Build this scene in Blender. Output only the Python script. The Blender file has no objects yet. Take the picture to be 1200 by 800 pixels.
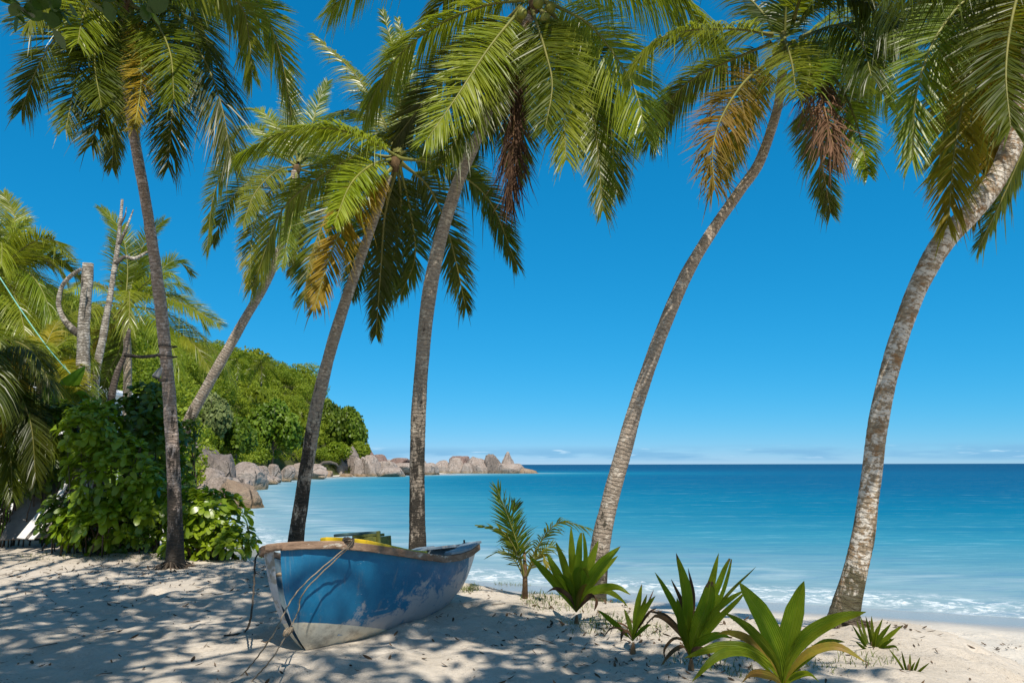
import bpy, math, random
import numpy as np
from mathutils import Vector, noise as mnoise

S = bpy.context.scene
COL = S.collection
R = math.radians
rnd = random.Random(7)
nrg = np.random.default_rng(11)

# ------------------------------------------------------------------ camera
ZC = 3.2                      # eye height above the sea
FPX = 900.0                   # focal length in pixels of the 1200 px wide photograph
PITCH = math.atan(144 / FPX)
cam_d = bpy.data.cameras.new('camera')
cam = bpy.data.objects.new('camera', cam_d)
COL.objects.link(cam)
cam.location = (0, 0, ZC)
cam.rotation_euler = (math.pi / 2 + PITCH, R(0.12), 0)
cam_d.sensor_width = 36
cam_d.lens = FPX / 1200 * 36
cam_d.clip_start = 0.05
cam_d.clip_end = 60000
S.camera = cam


def P(px, py, D):
    """photo position and forward distance in metres -> place in the world"""
    x = (px - 600) / FPX
    y = (400 - py) / FPX
    c, s = math.cos(PITCH), math.sin(PITCH)
    d = Vector((x, c - s * y, s + c * y))
    k = D / d.y
    return Vector((0, 0, ZC)) + d * k


# ------------------------------------------------------------------ helpers
def tag(o, label=None, cat=None, group=None, kind=None):
    if label:
        o['label'] = label
    if cat:
        o['category'] = cat
    if group:
        o['group'] = group
    if kind:
        o['kind'] = kind
    return o


def empty(name, loc, label, cat, group=None):
    o = bpy.data.objects.new(name, None)
    o.empty_display_size = 0.2
    COL.objects.link(o)
    o.location = loc
    return tag(o, label, cat, group)


def mesh_obj(name, V, F, mats, parent=None, smooth=True, mi=None, attrs=None):
    """V: (n,3) world points, F: list of faces or (m,4) array -> one linked mesh object"""
    V = np.asarray(V, dtype=np.float32).reshape(-1, 3)
    if parent is not None:
        V = V - np.array(parent.location, dtype=np.float32)
    me = bpy.data.meshes.new(name)
    if isinstance(F, np.ndarray) and F.ndim == 2:
        m, k = F.shape
        me.vertices.add(len(V))
        me.vertices.foreach_set('co', V.ravel())
        me.loops.add(m * k)
        me.loops.foreach_set('vertex_index', F.astype(np.int32).ravel())
        me.polygons.add(m)
        me.polygons.foreach_set('loop_start', np.arange(0, m * k, k, dtype=np.int32))
        me.update(calc_edges=True)
    else:
        me.from_pydata([tuple(map(float, v)) for v in V], [], [tuple(int(i) for i in f) for f in F])
    if not isinstance(mats, (list, tuple)):
        mats = [mats]
    for m_ in mats:
        me.materials.append(m_)
    if mi is not None:
        me.polygons.foreach_set('material_index', np.asarray(mi, dtype=np.int32))
    if smooth:
        me.polygons.foreach_set('use_smooth', np.ones(len(me.polygons), dtype=bool))
    if attrs:
        for an, arr in attrs.items():
            a = me.attributes.new(an, 'FLOAT', 'POINT')
            a.data.foreach_set('value', np.asarray(arr, dtype=np.float32))
    me.validate()
    me.update()
    o = bpy.data.objects.new(name, me)
    COL.objects.link(o)
    if parent is not None:
        o.parent = parent
    return o


class MB:
    def __init__(s):
        s.V = []; s.F = []; s.M = []; s.A = []

    def add(s, V, F, m=0, a=None):
        b = len(s.V)
        s.V += [tuple(v) for v in V]
        s.F += [tuple(i + b for i in f) for f in F]
        s.M += [m] * len(F)
        s.A += list(a) if a is not None else [0.0] * len(V)

    def tube(s, pts, rad, n=10, m=0, cap=True, jitter=0.0, a0=0.0):
        pts = [Vector(p) for p in pts]
        k = len(pts)
        if not isinstance(rad, (list, tuple, np.ndarray)):
            rad = [rad] * k
        V = []; A = []
        L = a0
        ref = None
        for i, p in enumerate(pts):
            t = (pts[min(i + 1, k - 1)] - pts[max(i - 1, 0)]).normalized()
            if ref is None:
                ref = Vector((1, 0, 0)) if abs(t.x) < 0.8 else Vector((0, 1, 0))
            u = (ref - t * ref.dot(t)).normalized()
            ref = u
            w = t.cross(u)
            if i:
                L += (p - pts[i - 1]).length
            for j in range(n):
                an = 2 * math.pi * j / n
                r = rad[i]
                if jitter:
                    r *= 1 + jitter * mnoise.noise(Vector((math.cos(an) * 1.3 + p.x * 3, math.sin(an) * 1.3 + p.y * 3, L * 2.2)))
                V.append(p + (u * math.cos(an) + w * math.sin(an)) * r)
                A.append(L)
        F = [(i * n + j, i * n + (j + 1) % n, (i + 1) * n + (j + 1) % n, (i + 1) * n + j)
             for i in range(k - 1) for j in range(n)]
        if cap:
            F.append(tuple(range(n - 1, -1, -1)))
            F.append(tuple((k - 1) * n + j for j in range(n)))
        s.add(V, F, m, A)

    def box(s, o, ax, ay, az, m=0):
        """box from corner o with three edge vectors"""
        o = Vector(o); ax = Vector(ax); ay = Vector(ay); az = Vector(az)
        V = [o, o + ax, o + ax + ay, o + ay, o + az, o + ax + az, o + ax + ay + az, o + ay + az]
        s.add(V, [(0, 3, 2, 1), (4, 5, 6, 7), (0, 1, 5, 4), (1, 2, 6, 5), (2, 3, 7, 6), (3, 0, 4, 7)], m)

    def build(s, name, mats, parent=None, smooth=True, attr=None):
        return mesh_obj(name, s.V, s.F, mats, parent, smooth, s.M, {attr: s.A} if attr else None)


def bevel(o, w=0.008, seg=2):
    b = o.modifiers.new('bevel', 'BEVEL')
    b.width = w; b.segments = seg; b.limit_method = 'ANGLE'; b.angle_limit = R(40)
    return o


def spline(pts, n, closed=False):
    """Catmull-Rom through pts, resampled evenly to n points (numpy)"""
    p = np.array([list(v) for v in pts], dtype=float)
    p = np.vstack([2 * p[0] - p[1], p, 2 * p[-1] - p[-2]])
    out = []
    for i in range(1, len(p) - 2):
        for t in np.linspace(0, 1, 24, endpoint=False):
            a, b, c, d = p[i - 1], p[i], p[i + 1], p[i + 2]
            out.append(0.5 * (2 * b + (c - a) * t + (2 * a - 5 * b + 4 * c - d) * t * t + (3 * b - a - 3 * c + d) * t ** 3))
    out.append(p[-2])
    out = np.array(out)
    seg = np.r_[0, np.cumsum(np.linalg.norm(np.diff(out, axis=0), axis=1))]
    u = np.linspace(0, seg[-1], n)
    return np.stack([np.interp(u, seg, out[:, k]) for k in range(out.shape[1])], 1), seg[-1]


def nz(v):
    return v / np.maximum(np.linalg.norm(v, axis=-1, keepdims=True), 1e-9)


def strips(pos, d, w, rows, bend, L, W):
    """many leaf strips at once. pos,d,w: (n,3) start, direction, width vector; bend: (n,3) added with t^2;
    rows: [(t, halfwidth)]; returns V, F"""
    n = len(pos)
    r = len(rows)
    V = np.zeros((n, r, 2, 3))
    for i, (t, hw) in enumerate(rows):
        c = pos + d * (L * t)[:, None] + bend * (L * t * t)[:, None]
        V[:, i, 0] = c - w * (W * hw)[:, None]
        V[:, i, 1] = c + w * (W * hw)[:, None]
    F = np.zeros((n, r - 1, 4), dtype=np.int64)
    base = np.arange(n)[:, None] * (2 * r)
    k = np.arange(r - 1)[None, :] * 2
    F[:, :, 0] = base + k
    F[:, :, 1] = base + k + 1
    F[:, :, 2] = base + k + 3
    F[:, :, 3] = base + k + 2
    return V.reshape(-1, 3), F.reshape(-1, 4)


# ------------------------------------------------------------------ materials
class NT:
    def __init__(s, name):
        s.m = bpy.data.materials.new(name)
        s.m.use_nodes = True
        s.t = s.m.node_tree
        s.t.nodes.clear()
        s.out = s.n('ShaderNodeOutputMaterial')

    def n(s, typ, **kw):
        nd = s.t.nodes.new(typ)
        for k, v in kw.items():
            setattr(nd, k, v)
        return nd

    def l(s, a, b):
        s.t.links.new(a, b)

    def setv(s, sock, v):
        if isinstance(v, bpy.types.NodeSocket):
            s.l(v, sock)
        else:
            sock.default_value = v

    def coord(s, which='Object'):
        return s.n('ShaderNodeTexCoord').outputs[which]

    def mapping(s, vec, scale):
        m = s.n('ShaderNodeMapping')
        s.l(vec, m.inputs['Vector'])
        m.inputs['Scale'].default_value = scale
        return m.outputs[0]

    def noise(s, vec, scale, detail=4, rough=0.55, dist=0.0):
        t = s.n('ShaderNodeTexNoise')
        if vec is not None:
            s.l(vec, t.inputs['Vector'])
        t.inputs['Scale'].default_value = scale
        t.inputs['Detail'].default_value = detail
        t.inputs['Roughness'].default_value = rough
        t.inputs['Distortion'].default_value = dist
        return t.outputs['Fac']

    def voro(s, vec, scale, feature='F1', out='Distance'):
        t = s.n('ShaderNodeTexVoronoi', feature=feature)
        s.l(vec, t.inputs['Vector'])
        t.inputs['Scale'].default_value = scale
        return t.outputs[out]

    def rng(s, v, a, b, c=0.0, d=1.0, smooth=True):
        m = s.n('ShaderNodeMapRange')
        if smooth:
            m.interpolation_type = 'SMOOTHSTEP'
        s.setv(m.inputs[0], v)
        m.inputs[1].default_value = a; m.inputs[2].default_value = b
        m.inputs[3].default_value = c; m.inputs[4].default_value = d
        return m.outputs[0]

    def math(s, op, a, b=0.0, c=0.0):
        m = s.n('ShaderNodeMath', operation=op)
        s.setv(m.inputs[0], a); s.setv(m.inputs[1], b)
        if len(m.inputs) > 2:
            s.setv(m.inputs[2], c)
        return m.outputs[0]

    def mix(s, f, a, b, blend='MIX'):
        m = s.n('ShaderNodeMix', data_type='RGBA', blend_type=blend)
        s.setv(m.inputs[0], f)
        for sock, v in ((m.inputs[6], a), (m.inputs[7], b)):
            if isinstance(v, bpy.types.NodeSocket):
                s.l(v, sock)
            else:
                sock.default_value = (*v, 1) if len(v) == 3 else v
        return m.outputs[2]

    def ramp(s, f, stops, interp='LINEAR'):
        r = s.n('ShaderNodeValToRGB')
        s.setv(r.inputs[0], f)
        cr = r.color_ramp
        cr.interpolation = interp
        while len(cr.elements) < len(stops):
            cr.elements.new(0.5)
        for e, (p, c) in zip(cr.elements, stops):
            e.position = p
            e.color = (*c, 1)
        return r.outputs[0]

    def attr(s, name):
        a = s.n('ShaderNodeAttribute', attribute_name=name)
        return a.outputs['Fac']

    def bump(s, h, strength=0.5, dist=0.02, normal=None):
        b = s.n('ShaderNodeBump')
        s.l(h, b.inputs['Height'])
        b.inputs['Strength'].default_value = strength
        b.inputs['Distance'].default_value = dist
        if normal is not None:
            s.l(normal, b.inputs['Normal'])
        return b.outputs[0]

    def pbr(s, col, rough=0.7, spec=0.3, normal=None, link=True):
        p = s.n('ShaderNodeBsdfPrincipled')
        if isinstance(col, bpy.types.NodeSocket):
            s.l(col, p.inputs['Base Color'])
        else:
            p.inputs['Base Color'].default_value = (*col, 1)
        s.setv(p.inputs['Roughness'], rough)
        s.setv(p.inputs['Specular IOR Level'], spec)
        if normal is not None:
            s.l(normal, p.inputs['Normal'])
        if link:
            s.l(p.outputs[0], s.out.inputs[0])
        return p.outputs[0]


def leaf_mat(name, c1, c2, trans=0.4, rough=0.42, spec=0.35, scale=2.5, tcol=None, rand=0.35, tip=None):
    t = NT(name)
    oc = t.coord()
    c = t.mix(t.rng(t.noise(oc, scale, 3), 0.35, 0.65), c1, c2)
    c = t.mix(t.rng(t.noise(oc, scale * 9, 2), 0.5, 0.75, 0, 0.5), c, tuple(x * 0.55 for x in c1))
    oi = t.n('ShaderNodeObjectInfo').outputs['Random']
    if rand:
        hs = t.n('ShaderNodeHueSaturation')
        t.l(c, hs.inputs['Color'])
        t.l(t.rng(oi, 0, 1, 1 - rand, 1 + rand, False), hs.inputs['Value'])
        t.l(t.rng(oi, 0, 1, 0.487, 0.508, False), hs.inputs['Hue'])
        c = hs.outputs[0]
    p = t.pbr(c, rough, spec, link=False)
    tr = t.n('ShaderNodeBsdfTranslucent')
    t.l(t.mix(0.6, c, tcol or tuple(min(1, x * 1.7) for x in c2)), tr.inputs['Color'])
    mx = t.n('ShaderNodeMixShader')
    mx.inputs[0].default_value = trans
    t.l(p, mx.inputs[1]); t.l(tr.outputs[0], mx.inputs[2])
    t.l(mx.outputs[0], t.out.inputs[0])
    return t.m


M = {}
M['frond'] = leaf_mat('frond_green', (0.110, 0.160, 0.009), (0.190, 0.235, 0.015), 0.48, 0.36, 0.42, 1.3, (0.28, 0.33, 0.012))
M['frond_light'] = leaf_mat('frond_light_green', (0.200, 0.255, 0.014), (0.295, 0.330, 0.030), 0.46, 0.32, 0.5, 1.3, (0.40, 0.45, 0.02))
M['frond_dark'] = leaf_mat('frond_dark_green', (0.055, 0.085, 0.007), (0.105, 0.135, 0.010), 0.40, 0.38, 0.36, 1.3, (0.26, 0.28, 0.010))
M['frond_yellow'] = leaf_mat('frond_yellowing', (0.170, 0.180, 0.012), (0.300, 0.245, 0.014), 0.42, 0.5, 0.25, 1.2, (0.46, 0.38, 0.015))
M['frond_orange'] = leaf_mat('frond_orange', (0.170, 0.140, 0.012), (0.340, 0.215, 0.018), 0.44, 0.55, 0.2, 1.0, (0.42, 0.26, 0.015))
M['frond_brown'] = leaf_mat('frond_dead_brown', (0.125, 0.072, 0.040), (0.235, 0.130, 0.080), 0.2, 0.75, 0.1, 2.5, (0.22, 0.11, 0.05))
M['frond_blackbrown'] = leaf_mat('frond_dead_dark', (0.050, 0.028, 0.018), (0.105, 0.058, 0.036), 0.15, 0.75, 0.1, 2.5, (0.12, 0.06, 0.03))
M['rib'] = leaf_mat('rib_pale', (0.16, 0.165, 0.035), (0.22, 0.21, 0.05), 0.0, 0.5, 0.3, 4, rand=0.15)
M['rib_brown'] = leaf_mat('rib_brown', (0.16, 0.09, 0.045), (0.22, 0.13, 0.06), 0.0, 0.7, 0.2, 4, rand=0.1)
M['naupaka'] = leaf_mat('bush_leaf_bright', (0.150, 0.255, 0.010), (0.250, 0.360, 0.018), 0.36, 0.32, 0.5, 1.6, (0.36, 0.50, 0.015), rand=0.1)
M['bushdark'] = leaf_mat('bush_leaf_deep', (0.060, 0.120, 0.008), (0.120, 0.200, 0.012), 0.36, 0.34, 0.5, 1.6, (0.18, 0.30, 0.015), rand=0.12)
M['broad'] = leaf_mat('broadleaf', (0.030, 0.070, 0.010), (0.055, 0.105, 0.014), 0.3, 0.35, 0.45, 1.5, (0.12, 0.2, 0.012), rand=0.1)
M['sprout_yellow'] = leaf_mat('sprout_leaf_yellow', (0.25, 0.22, 0.02), (0.28, 0.16, 0.025), 0.4, 0.5, 0.3, 5, (0.4, 0.28, 0.02), rand=0.1)
M['sprout_dry'] = leaf_mat('sprout_leaf_dry', (0.10, 0.055, 0.03), (0.20, 0.12, 0.06), 0.15, 0.8, 0.1, 6, rand=0.2)
M['grass'] = leaf_mat('grass_blade', (0.06, 0.10, 0.015), (0.14, 0.17, 0.03), 0.35, 0.5, 0.3, 2, rand=0)
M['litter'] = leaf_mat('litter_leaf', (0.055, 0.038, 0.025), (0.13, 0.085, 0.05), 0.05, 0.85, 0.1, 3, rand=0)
M['wood_green'] = leaf_mat('wood_leaf', (0.150, 0.215, 0.014), (0.275, 0.330, 0.026), 0.40, 0.5, 0.2, 0.085, (0.34, 0.40, 0.02), rand=0.12)
M['tree_green'] = leaf_mat('shore_tree_leaf', (0.085, 0.150, 0.010), (0.165, 0.240, 0.018), 0.36, 0.45, 0.3, 0.22, (0.18, 0.28, 0.02), rand=0.25)
M['tree_grey'] = leaf_mat('shore_tree_grey_leaf', (0.17, 0.23, 0.07), (0.25, 0.31, 0.11), 0.3, 0.55, 0.25, 0.2, (0.2, 0.26, 0.08), rand=0.1)
M['banana'] = leaf_mat('banana_leaf', (0.09, 0.20, 0.016), (0.16, 0.29, 0.03), 0.45, 0.35, 0.5, 1, (0.3, 0.46, 0.03), rand=0.15)


def sprout_mat(name, c1, c2, tcol, trans=0.42, dry=0.93):
    t = NT(name)
    oc = t.coord()
    ac = t.attr('across'); lg_ = t.attr('lengthways')
    nn = t.noise(oc, 9, 4, 0.65)
    c = t.mix(t.rng(nn, 0.35, 0.65), c1, c2)
    vein = t.math('SINE', t.math('MULTIPLY', ac, 44.0))
    c = t.mix(t.rng(vein, 0.1, 1.0, 0, 0.5), c, tuple(x * 0.5 for x in c1))
    mid = t.rng(t.math('ABSOLUTE', ac), 0.0, 0.05, 1, 0)
    c = t.mix(t.math('MULTIPLY', mid, 0.6), c, (0.30, 0.30, 0.06))
    oi = t.n('ShaderNodeObjectInfo').outputs['Random']
    hs_ = t.n('ShaderNodeHueSaturation'); t.l(c, hs_.inputs['Color'])
    t.l(t.rng(oi, 0, 1, 0.75, 1.25, False), hs_.inputs['Value'])
    c = hs_.outputs[0]
    br = t.math('ADD', t.math('ADD', lg_, t.math('MULTIPLY', t.math('SUBTRACT', t.noise(oc, 30, 4, 0.7), 0.5), 0.22)), t.rng(oi, 0, 1, -0.22, 0.03, False))
    bm_ = t.rng(br, dry, dry + 0.06)
    c = t.mix(t.rng(br, dry - 0.12, dry, 0, 0.5), c, (0.28, 0.24, 0.02))
    c = t.mix(bm_, c, (0.16, 0.095, 0.05))
    spots = t.rng(t.noise(oc, 55, 3, 0.6), 0.68, 0.74, 0, 0.6)
    c = t.mix(spots, c, (0.12, 0.08, 0.03))
    p = t.pbr(c, t.rng(nn, 0.3, 0.7, 0.38, 0.55), 0.3, t.bump(t.math('ADD', t.math('MULTIPLY', vein, 0.8), nn), 0.9, 0.006), link=False)
    tr = t.n('ShaderNodeBsdfTranslucent')
    t.l(t.mix(0.6, c, tcol), tr.inputs['Color'])
    mx = t.n('ShaderNodeMixShader')
    t.l(t.math('MULTIPLY', t.math('SUBTRACT', 1.0, bm_), trans), mx.inputs[0])
    t.l(p, mx.inputs[1]); t.l(tr.outputs[0], mx.inputs[2]); t.l(mx.outputs[0], t.out.inputs[0])
    return t.m


M['sprout'] = sprout_mat('sprout_leaf', (0.150, 0.240, 0.010), (0.245, 0.330, 0.015), (0.48, 0.56, 0.016), 0.52)
M['sprout_light'] = sprout_mat('sprout_leaf_light', (0.190, 0.275, 0.012), (0.280, 0.350, 0.020), (0.52, 0.58, 0.018), 0.5)


def trunk_mat(name, base, pale, dark, pale_amt=0.5, dark_top=2.6, orange=0.0):
    t = NT(name)
    oc = t.coord()
    v = t.attr('along')
    band = t.noise(t.mapping(oc, (1.6, 1.6, 15)), 1.6, 5, 0.7)
    n1 = t.noise(t.mapping(oc, (1, 1, 1.1)), 7.0, 6, 0.75)
    n2 = t.noise(t.mapping(oc, (1, 1, 2.2)), 17.0, 4, 0.75)
    n3 = t.noise(t.mapping(oc, (1, 1, 0.4)), 4.5, 6, 0.75)
    c = t.mix(t.rng(n2, 0.33, 0.58), tuple(x * 0.55 for x in base), base)
    c = t.mix(t.rng(band, 0.50, 0.62, 0, 0.5), c, tuple(x * 0.5 for x in base))
    if orange:
        c = t.mix(t.rng(t.noise(oc, 6.1, 5, 0.75), 0.52, 0.60, 0, orange), c, (0.34, 0.17, 0.06))
    pf = t.math('ADD', n1, t.math('MULTIPLY', t.math('SUBTRACT', n2, 0.5), 0.5))
    c = t.mix(t.rng(pf, 0.62 - 0.17 * pale_amt, 0.68 - 0.14 * pale_amt, 0, 0.9), c, pale)
    # dark algae and lichen with shade painted in, thicker low on the trunk
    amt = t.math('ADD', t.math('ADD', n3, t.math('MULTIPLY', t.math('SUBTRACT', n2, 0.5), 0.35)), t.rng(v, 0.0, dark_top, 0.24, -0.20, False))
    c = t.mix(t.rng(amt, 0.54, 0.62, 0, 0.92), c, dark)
    # leaf-scar rings
    ph = t.math('ADD', t.math('MULTIPLY', v, 1 / 0.062), t.math('MULTIPLY', t.noise(oc, 4, 3), 2.4))
    fr = t.math('FRACT', ph)
    ring = t.rng(fr, 0.0, 0.35, 0, 1)
    c = t.mix(t.math('MULTIPLY', t.math('SUBTRACT', 1.0, ring), 0.48), c, tuple(x * 0.35 for x in base))
    h = t.math('ADD', t.math('MULTIPLY', ring, 0.35), t.math('ADD', t.math('MULTIPLY', n2, 1.0), t.math('MULTIPLY', band, 0.8)))
    t.pbr(c, 0.9, 0.12, t.bump(h, 1.0, 0.022))
    return t.m


M['trunk'] = trunk_mat('palm_trunk', (0.48, 0.39, 0.305), (0.68, 0.60, 0.50), (0.050, 0.046, 0.032), 0.5, 2.6)
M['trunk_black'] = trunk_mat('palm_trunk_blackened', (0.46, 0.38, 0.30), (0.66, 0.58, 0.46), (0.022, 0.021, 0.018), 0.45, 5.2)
M['trunk_white'] = trunk_mat('palm_trunk_lichen', (0.46, 0.36, 0.25), (0.78, 0.72, 0.63), (0.085, 0.078, 0.042), 0.85, 2.4, 0.7)
M['trunk_pink'] = trunk_mat('palm_trunk_pinkish', (0.48, 0.37, 0.30), (0.70, 0.58, 0.51), (0.035, 0.032, 0.026), 0.6, 5.0)
M['deadwood'] = trunk_mat('dead_wood', (0.32, 0.28, 0.23), (0.60, 0.55, 0.48), (0.09, 0.078, 0.066), 0.9, 1.0)


M['deadwood_dark'] = trunk_mat('dead_wood_dark', (0.15, 0.12, 0.10), (0.28, 0.24, 0.20), (0.05, 0.043, 0.036), 0.5, 1.0)


def simple_mat(name, c1, c2, rough=0.7, scale=6, bump=0.25, bdist=0.01, spec=0.3, stretch=(1, 1, 1), wear=None, wear_amt=0.6):
    t = NT(name)
    oc = t.coord()
    mp = t.mapping(oc, stretch)
    n = t.noise(mp, scale, 5, 0.6)
    c = t.mix(t.rng(n, 0.3, 0.7), c1, c2)
    if wear:
        c = t.mix(t.rng(t.noise(mp, scale * 0.7, 6, 0.7), wear_amt, wear_amt + 0.06), c, wear)
    t.pbr(c, rough, spec, t.bump(t.noise(mp, scale * 4, 4, 0.6), bump, bdist))
    return t.m


M['husk'] = simple_mat('coconut_husk', (0.12, 0.075, 0.04), (0.2, 0.13, 0.07), 0.9, 20)
M['coconut'] = simple_mat('coconut_green', (0.16, 0.19, 0.03), (0.26, 0.24, 0.05), 0.5, 8)
M['fibre'] = simple_mat('palm_fibre', (0.10, 0.065, 0.035), (0.2, 0.13, 0.07), 0.95, 18, 0.8, 0.03, 0.1, (1, 1, 0.2))
M['twig'] = simple_mat('twig_bark', (0.06, 0.045, 0.032), (0.14, 0.105, 0.075), 0.9, 20)
M['bark'] = simple_mat('broadleaf_bark', (0.10, 0.08, 0.06), (0.2, 0.16, 0.12), 0.9, 5, 0.8, 0.03)
M['rope'] = simple_mat('rope_fibre', (0.20, 0.15, 0.10), (0.34, 0.27, 0.19), 0.9, 60, 0.8, 0.004)
M['darkrope'] = simple_mat('rope_dark', (0.035, 0.03, 0.025), (0.09, 0.075, 0.06), 0.9, 60, 0.8, 0.004)
M['cord'] = simple_mat('cord_turquoise', (0.20, 0.55, 0.48), (0.3, 0.65, 0.55), 0.6, 30)
M['wall_white'] = simple_mat('white_render', (0.72, 0.71, 0.68), (0.8, 0.79, 0.77), 0.8, 2)
M['roof'] = simple_mat('metal_roof', (0.55, 0.56, 0.57), (0.68, 0.68, 0.68), 0.5, 3)
M['lamp'] = simple_mat('lamp_grey', (0.26, 0.25, 0.24), (0.36, 0.35, 0.33), 0.6, 8)
M['lampglass'] = simple_mat('lamp_glass', (0.05, 0.05, 0.05), (0.08, 0.08, 0.08), 0.15, 8, 0)
M['plank_white'] = simple_mat('plank_white_paint', (0.55, 0.53, 0.50), (0.74, 0.72, 0.69), 0.7, 4, 0.3, 0.01, 0.2, (1, 1, 1), (0.22, 0.18, 0.14), 0.62)
M['sheet_grey'] = simple_mat('weathered_board', (0.16, 0.14, 0.12), (0.26, 0.23, 0.20), 0.85, 2.5, 0.3)

exec_parts = True

# ------------------------------------------------------------------ sun and sky
SUN_EL, SUN_AZ = R(58), R(163)          # azimuth clockwise from +Y: behind the viewer, a little to the right
sunv = Vector((math.sin(SUN_AZ) * math.cos(SUN_EL), math.cos(SUN_AZ) * math.cos(SUN_EL), math.sin(SUN_EL)))
sd = bpy.data.lights.new('sun', 'SUN')
sd.energy = 5.0
sd.angle = R(0.53)
sd.color = (1.0, 0.93, 0.82)
so = bpy.data.objects.new('sun', sd)
COL.objects.link(so)
so.rotation_euler = (-sunv).to_track_quat('-Z', 'Y').to_euler()
so.location = (5, -10, 30)

W = bpy.data.worlds.new('World')
S.world = W
W.use_nodes = True
wt = W.node_tree
wt.nodes.clear()
wo = wt.nodes.new('ShaderNodeOutputWorld')
bg = wt.nodes.new('ShaderNodeBackground')
sky = wt.nodes.new('ShaderNodeTexSky')
sky.sky_type = 'NISHITA'
sky.sun_disc = False
sky.sun_elevation = SUN_EL
sky.sun_rotation = SUN_AZ
sky.altitude = 1800
sky.air_density = 1.0
sky.dust_density = 0.0
sky.ozone_density = 6.0
# polarising filter: deeper, cleaner blue (one response curve per channel, the same in every direction)
SKY_K = 0.105
sc_ = wt.nodes.new('ShaderNodeSeparateColor')
cc_ = wt.nodes.new('ShaderNodeCombineColor')
wt.links.new(sky.outputs[0], sc_.inputs[0])
for i_, (g_, p_) in enumerate(((0.50, 1.9), (0.60, 0.62), (0.86, 0.56))):
    m1 = wt.nodes.new('ShaderNodeMath'); m1.operation = 'MULTIPLY'
    wt.links.new(sc_.outputs[i_], m1.inputs[0]); m1.inputs[1].default_value = SKY_K
    m2 = wt.nodes.new('ShaderNodeMath'); m2.operation = 'POWER'
    wt.links.new(m1.outputs[0], m2.inputs[0]); m2.inputs[1].default_value = p_
    m3 = wt.nodes.new('ShaderNodeMath'); m3.operation = 'MULTIPLY'
    wt.links.new(m2.outputs[0], m3.inputs[0]); m3.inputs[1].default_value = g_ / SKY_K
    wt.links.new(m3.outputs[0], cc_.inputs[i_])
SKYCOL = cc_.outputs[0]
# a thin band of far cumulus along the horizon
tc = wt.nodes.new('ShaderNodeTexCoord')
sp = wt.nodes.new('ShaderNodeSeparateXYZ')
wt.links.new(tc.outputs['Generated'], sp.inputs[0])
mp = wt.nodes.new('ShaderNodeMapping')
mp.inputs['Scale'].default_value = (9, 9, 85)
wt.links.new(tc.outputs['Generated'], mp.inputs[0])
cn = wt.nodes.new('ShaderNodeTexNoise')
cn.inputs['Scale'].default_value = 1.0
cn.inputs['Detail'].default_value = 5
wt.links.new(mp.outputs[0], cn.inputs['Vector'])


def wmap(v, a, b, c, d):
    m = wt.nodes.new('ShaderNodeMapRange')
    m.interpolation_type = 'SMOOTHSTEP'
    wt.links.new(v, m.inputs[0])
    for i, x in enumerate((a, b, c, d)):
        m.inputs[i + 1].default_value = x
    return m.outputs[0]


def wmul(a, b):
    m = wt.nodes.new('ShaderNodeMath'); m.operation = 'MULTIPLY'
    wt.links.new(a, m.inputs[0])
    if isinstance(b, float):
        m.inputs[1].default_value = b
    else:
        wt.links.new(b, m.inputs[1])
    return m.outputs[0]


def wmix(f, a, b):
    m = wt.nodes.new('ShaderNodeMix'); m.data_type = 'RGBA'
    wt.links.new(f, m.inputs[0]); wt.links.new(a, m.inputs[6])
    m.inputs[7].default_value = (*b, 1)
    return m.outputs[2]


band = wmul(wmap(sp.outputs[2], 0.002, 0.008, 0.0, 1.0), wmap(sp.outputs[2], 0.014, 0.026, 1.0, 0.0))
puff = wmul(wmap(cn.outputs['Fac'], 0.40, 0.60, 0.0, 0.8), band)
c1 = wmix(puff, SKYCOL, (1.7, 4.0, 6.3))
cn2 = wt.nodes.new('ShaderNodeTexNoise')
cn2.inputs['Scale'].default_value = 2.3
cn2.inputs['Detail'].default_value = 5
wt.links.new(mp.outputs[0], cn2.inputs['Vector'])
top = wmul(wmul(wmap(cn2.outputs['Fac'], 0.60, 0.70, 0.0, 0.8),
                wmap(sp.outputs[2], 0.004, 0.012, 0.0, 1.0)), wmap(sp.outputs[2], 0.016, 0.024, 1.0, 0.0))
c2 = wmix(top, c1, (4.6, 6.6, 8.2))
# unseen white cloud added behind and above the viewer for a neutral fill
mp2 = wt.nodes.new('ShaderNodeMapping')
mp2.inputs['Scale'].default_value = (2.2, 2.2, 3.2)
wt.links.new(tc.outputs['Generated'], mp2.inputs[0])
cn3 = wt.nodes.new('ShaderNodeTexNoise')
cn3.inputs['Scale'].default_value = 1.0
cn3.inputs['Detail'].default_value = 6
wt.links.new(mp2.outputs[0], cn3.inputs['Vector'])
back = wmul(wmul(wmap(cn3.outputs['Fac'], 0.44, 0.60, 0.0, 0.75), wmap(sp.outputs[1], -0.05, 0.35, 1.0, 0.0)), wmap(sp.outputs[2], 0.02, 0.15, 0.0, 1.0))
c3 = wmix(back, c2, (3.8, 3.55, 3.3))
wt.links.new(c3, bg.inputs[0])
bg.inputs[1].default_value = SKY_K
wt.links.new(bg.outputs[0], wo.inputs[0])
S.view_settings.view_transform = 'Standard'
S.view_settings.look = 'None'
S.view_settings.exposure = 0.22
S.view_settings.gamma = 1.0
S.cycles.use_denoising = True
S.cycles.max_bounces = 8
S.cycles.diffuse_bounces = 3
S.cycles.transmission_bounces = 4
S.cycles.caustics_reflective = False
S.cycles.caustics_refractive = False

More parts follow.
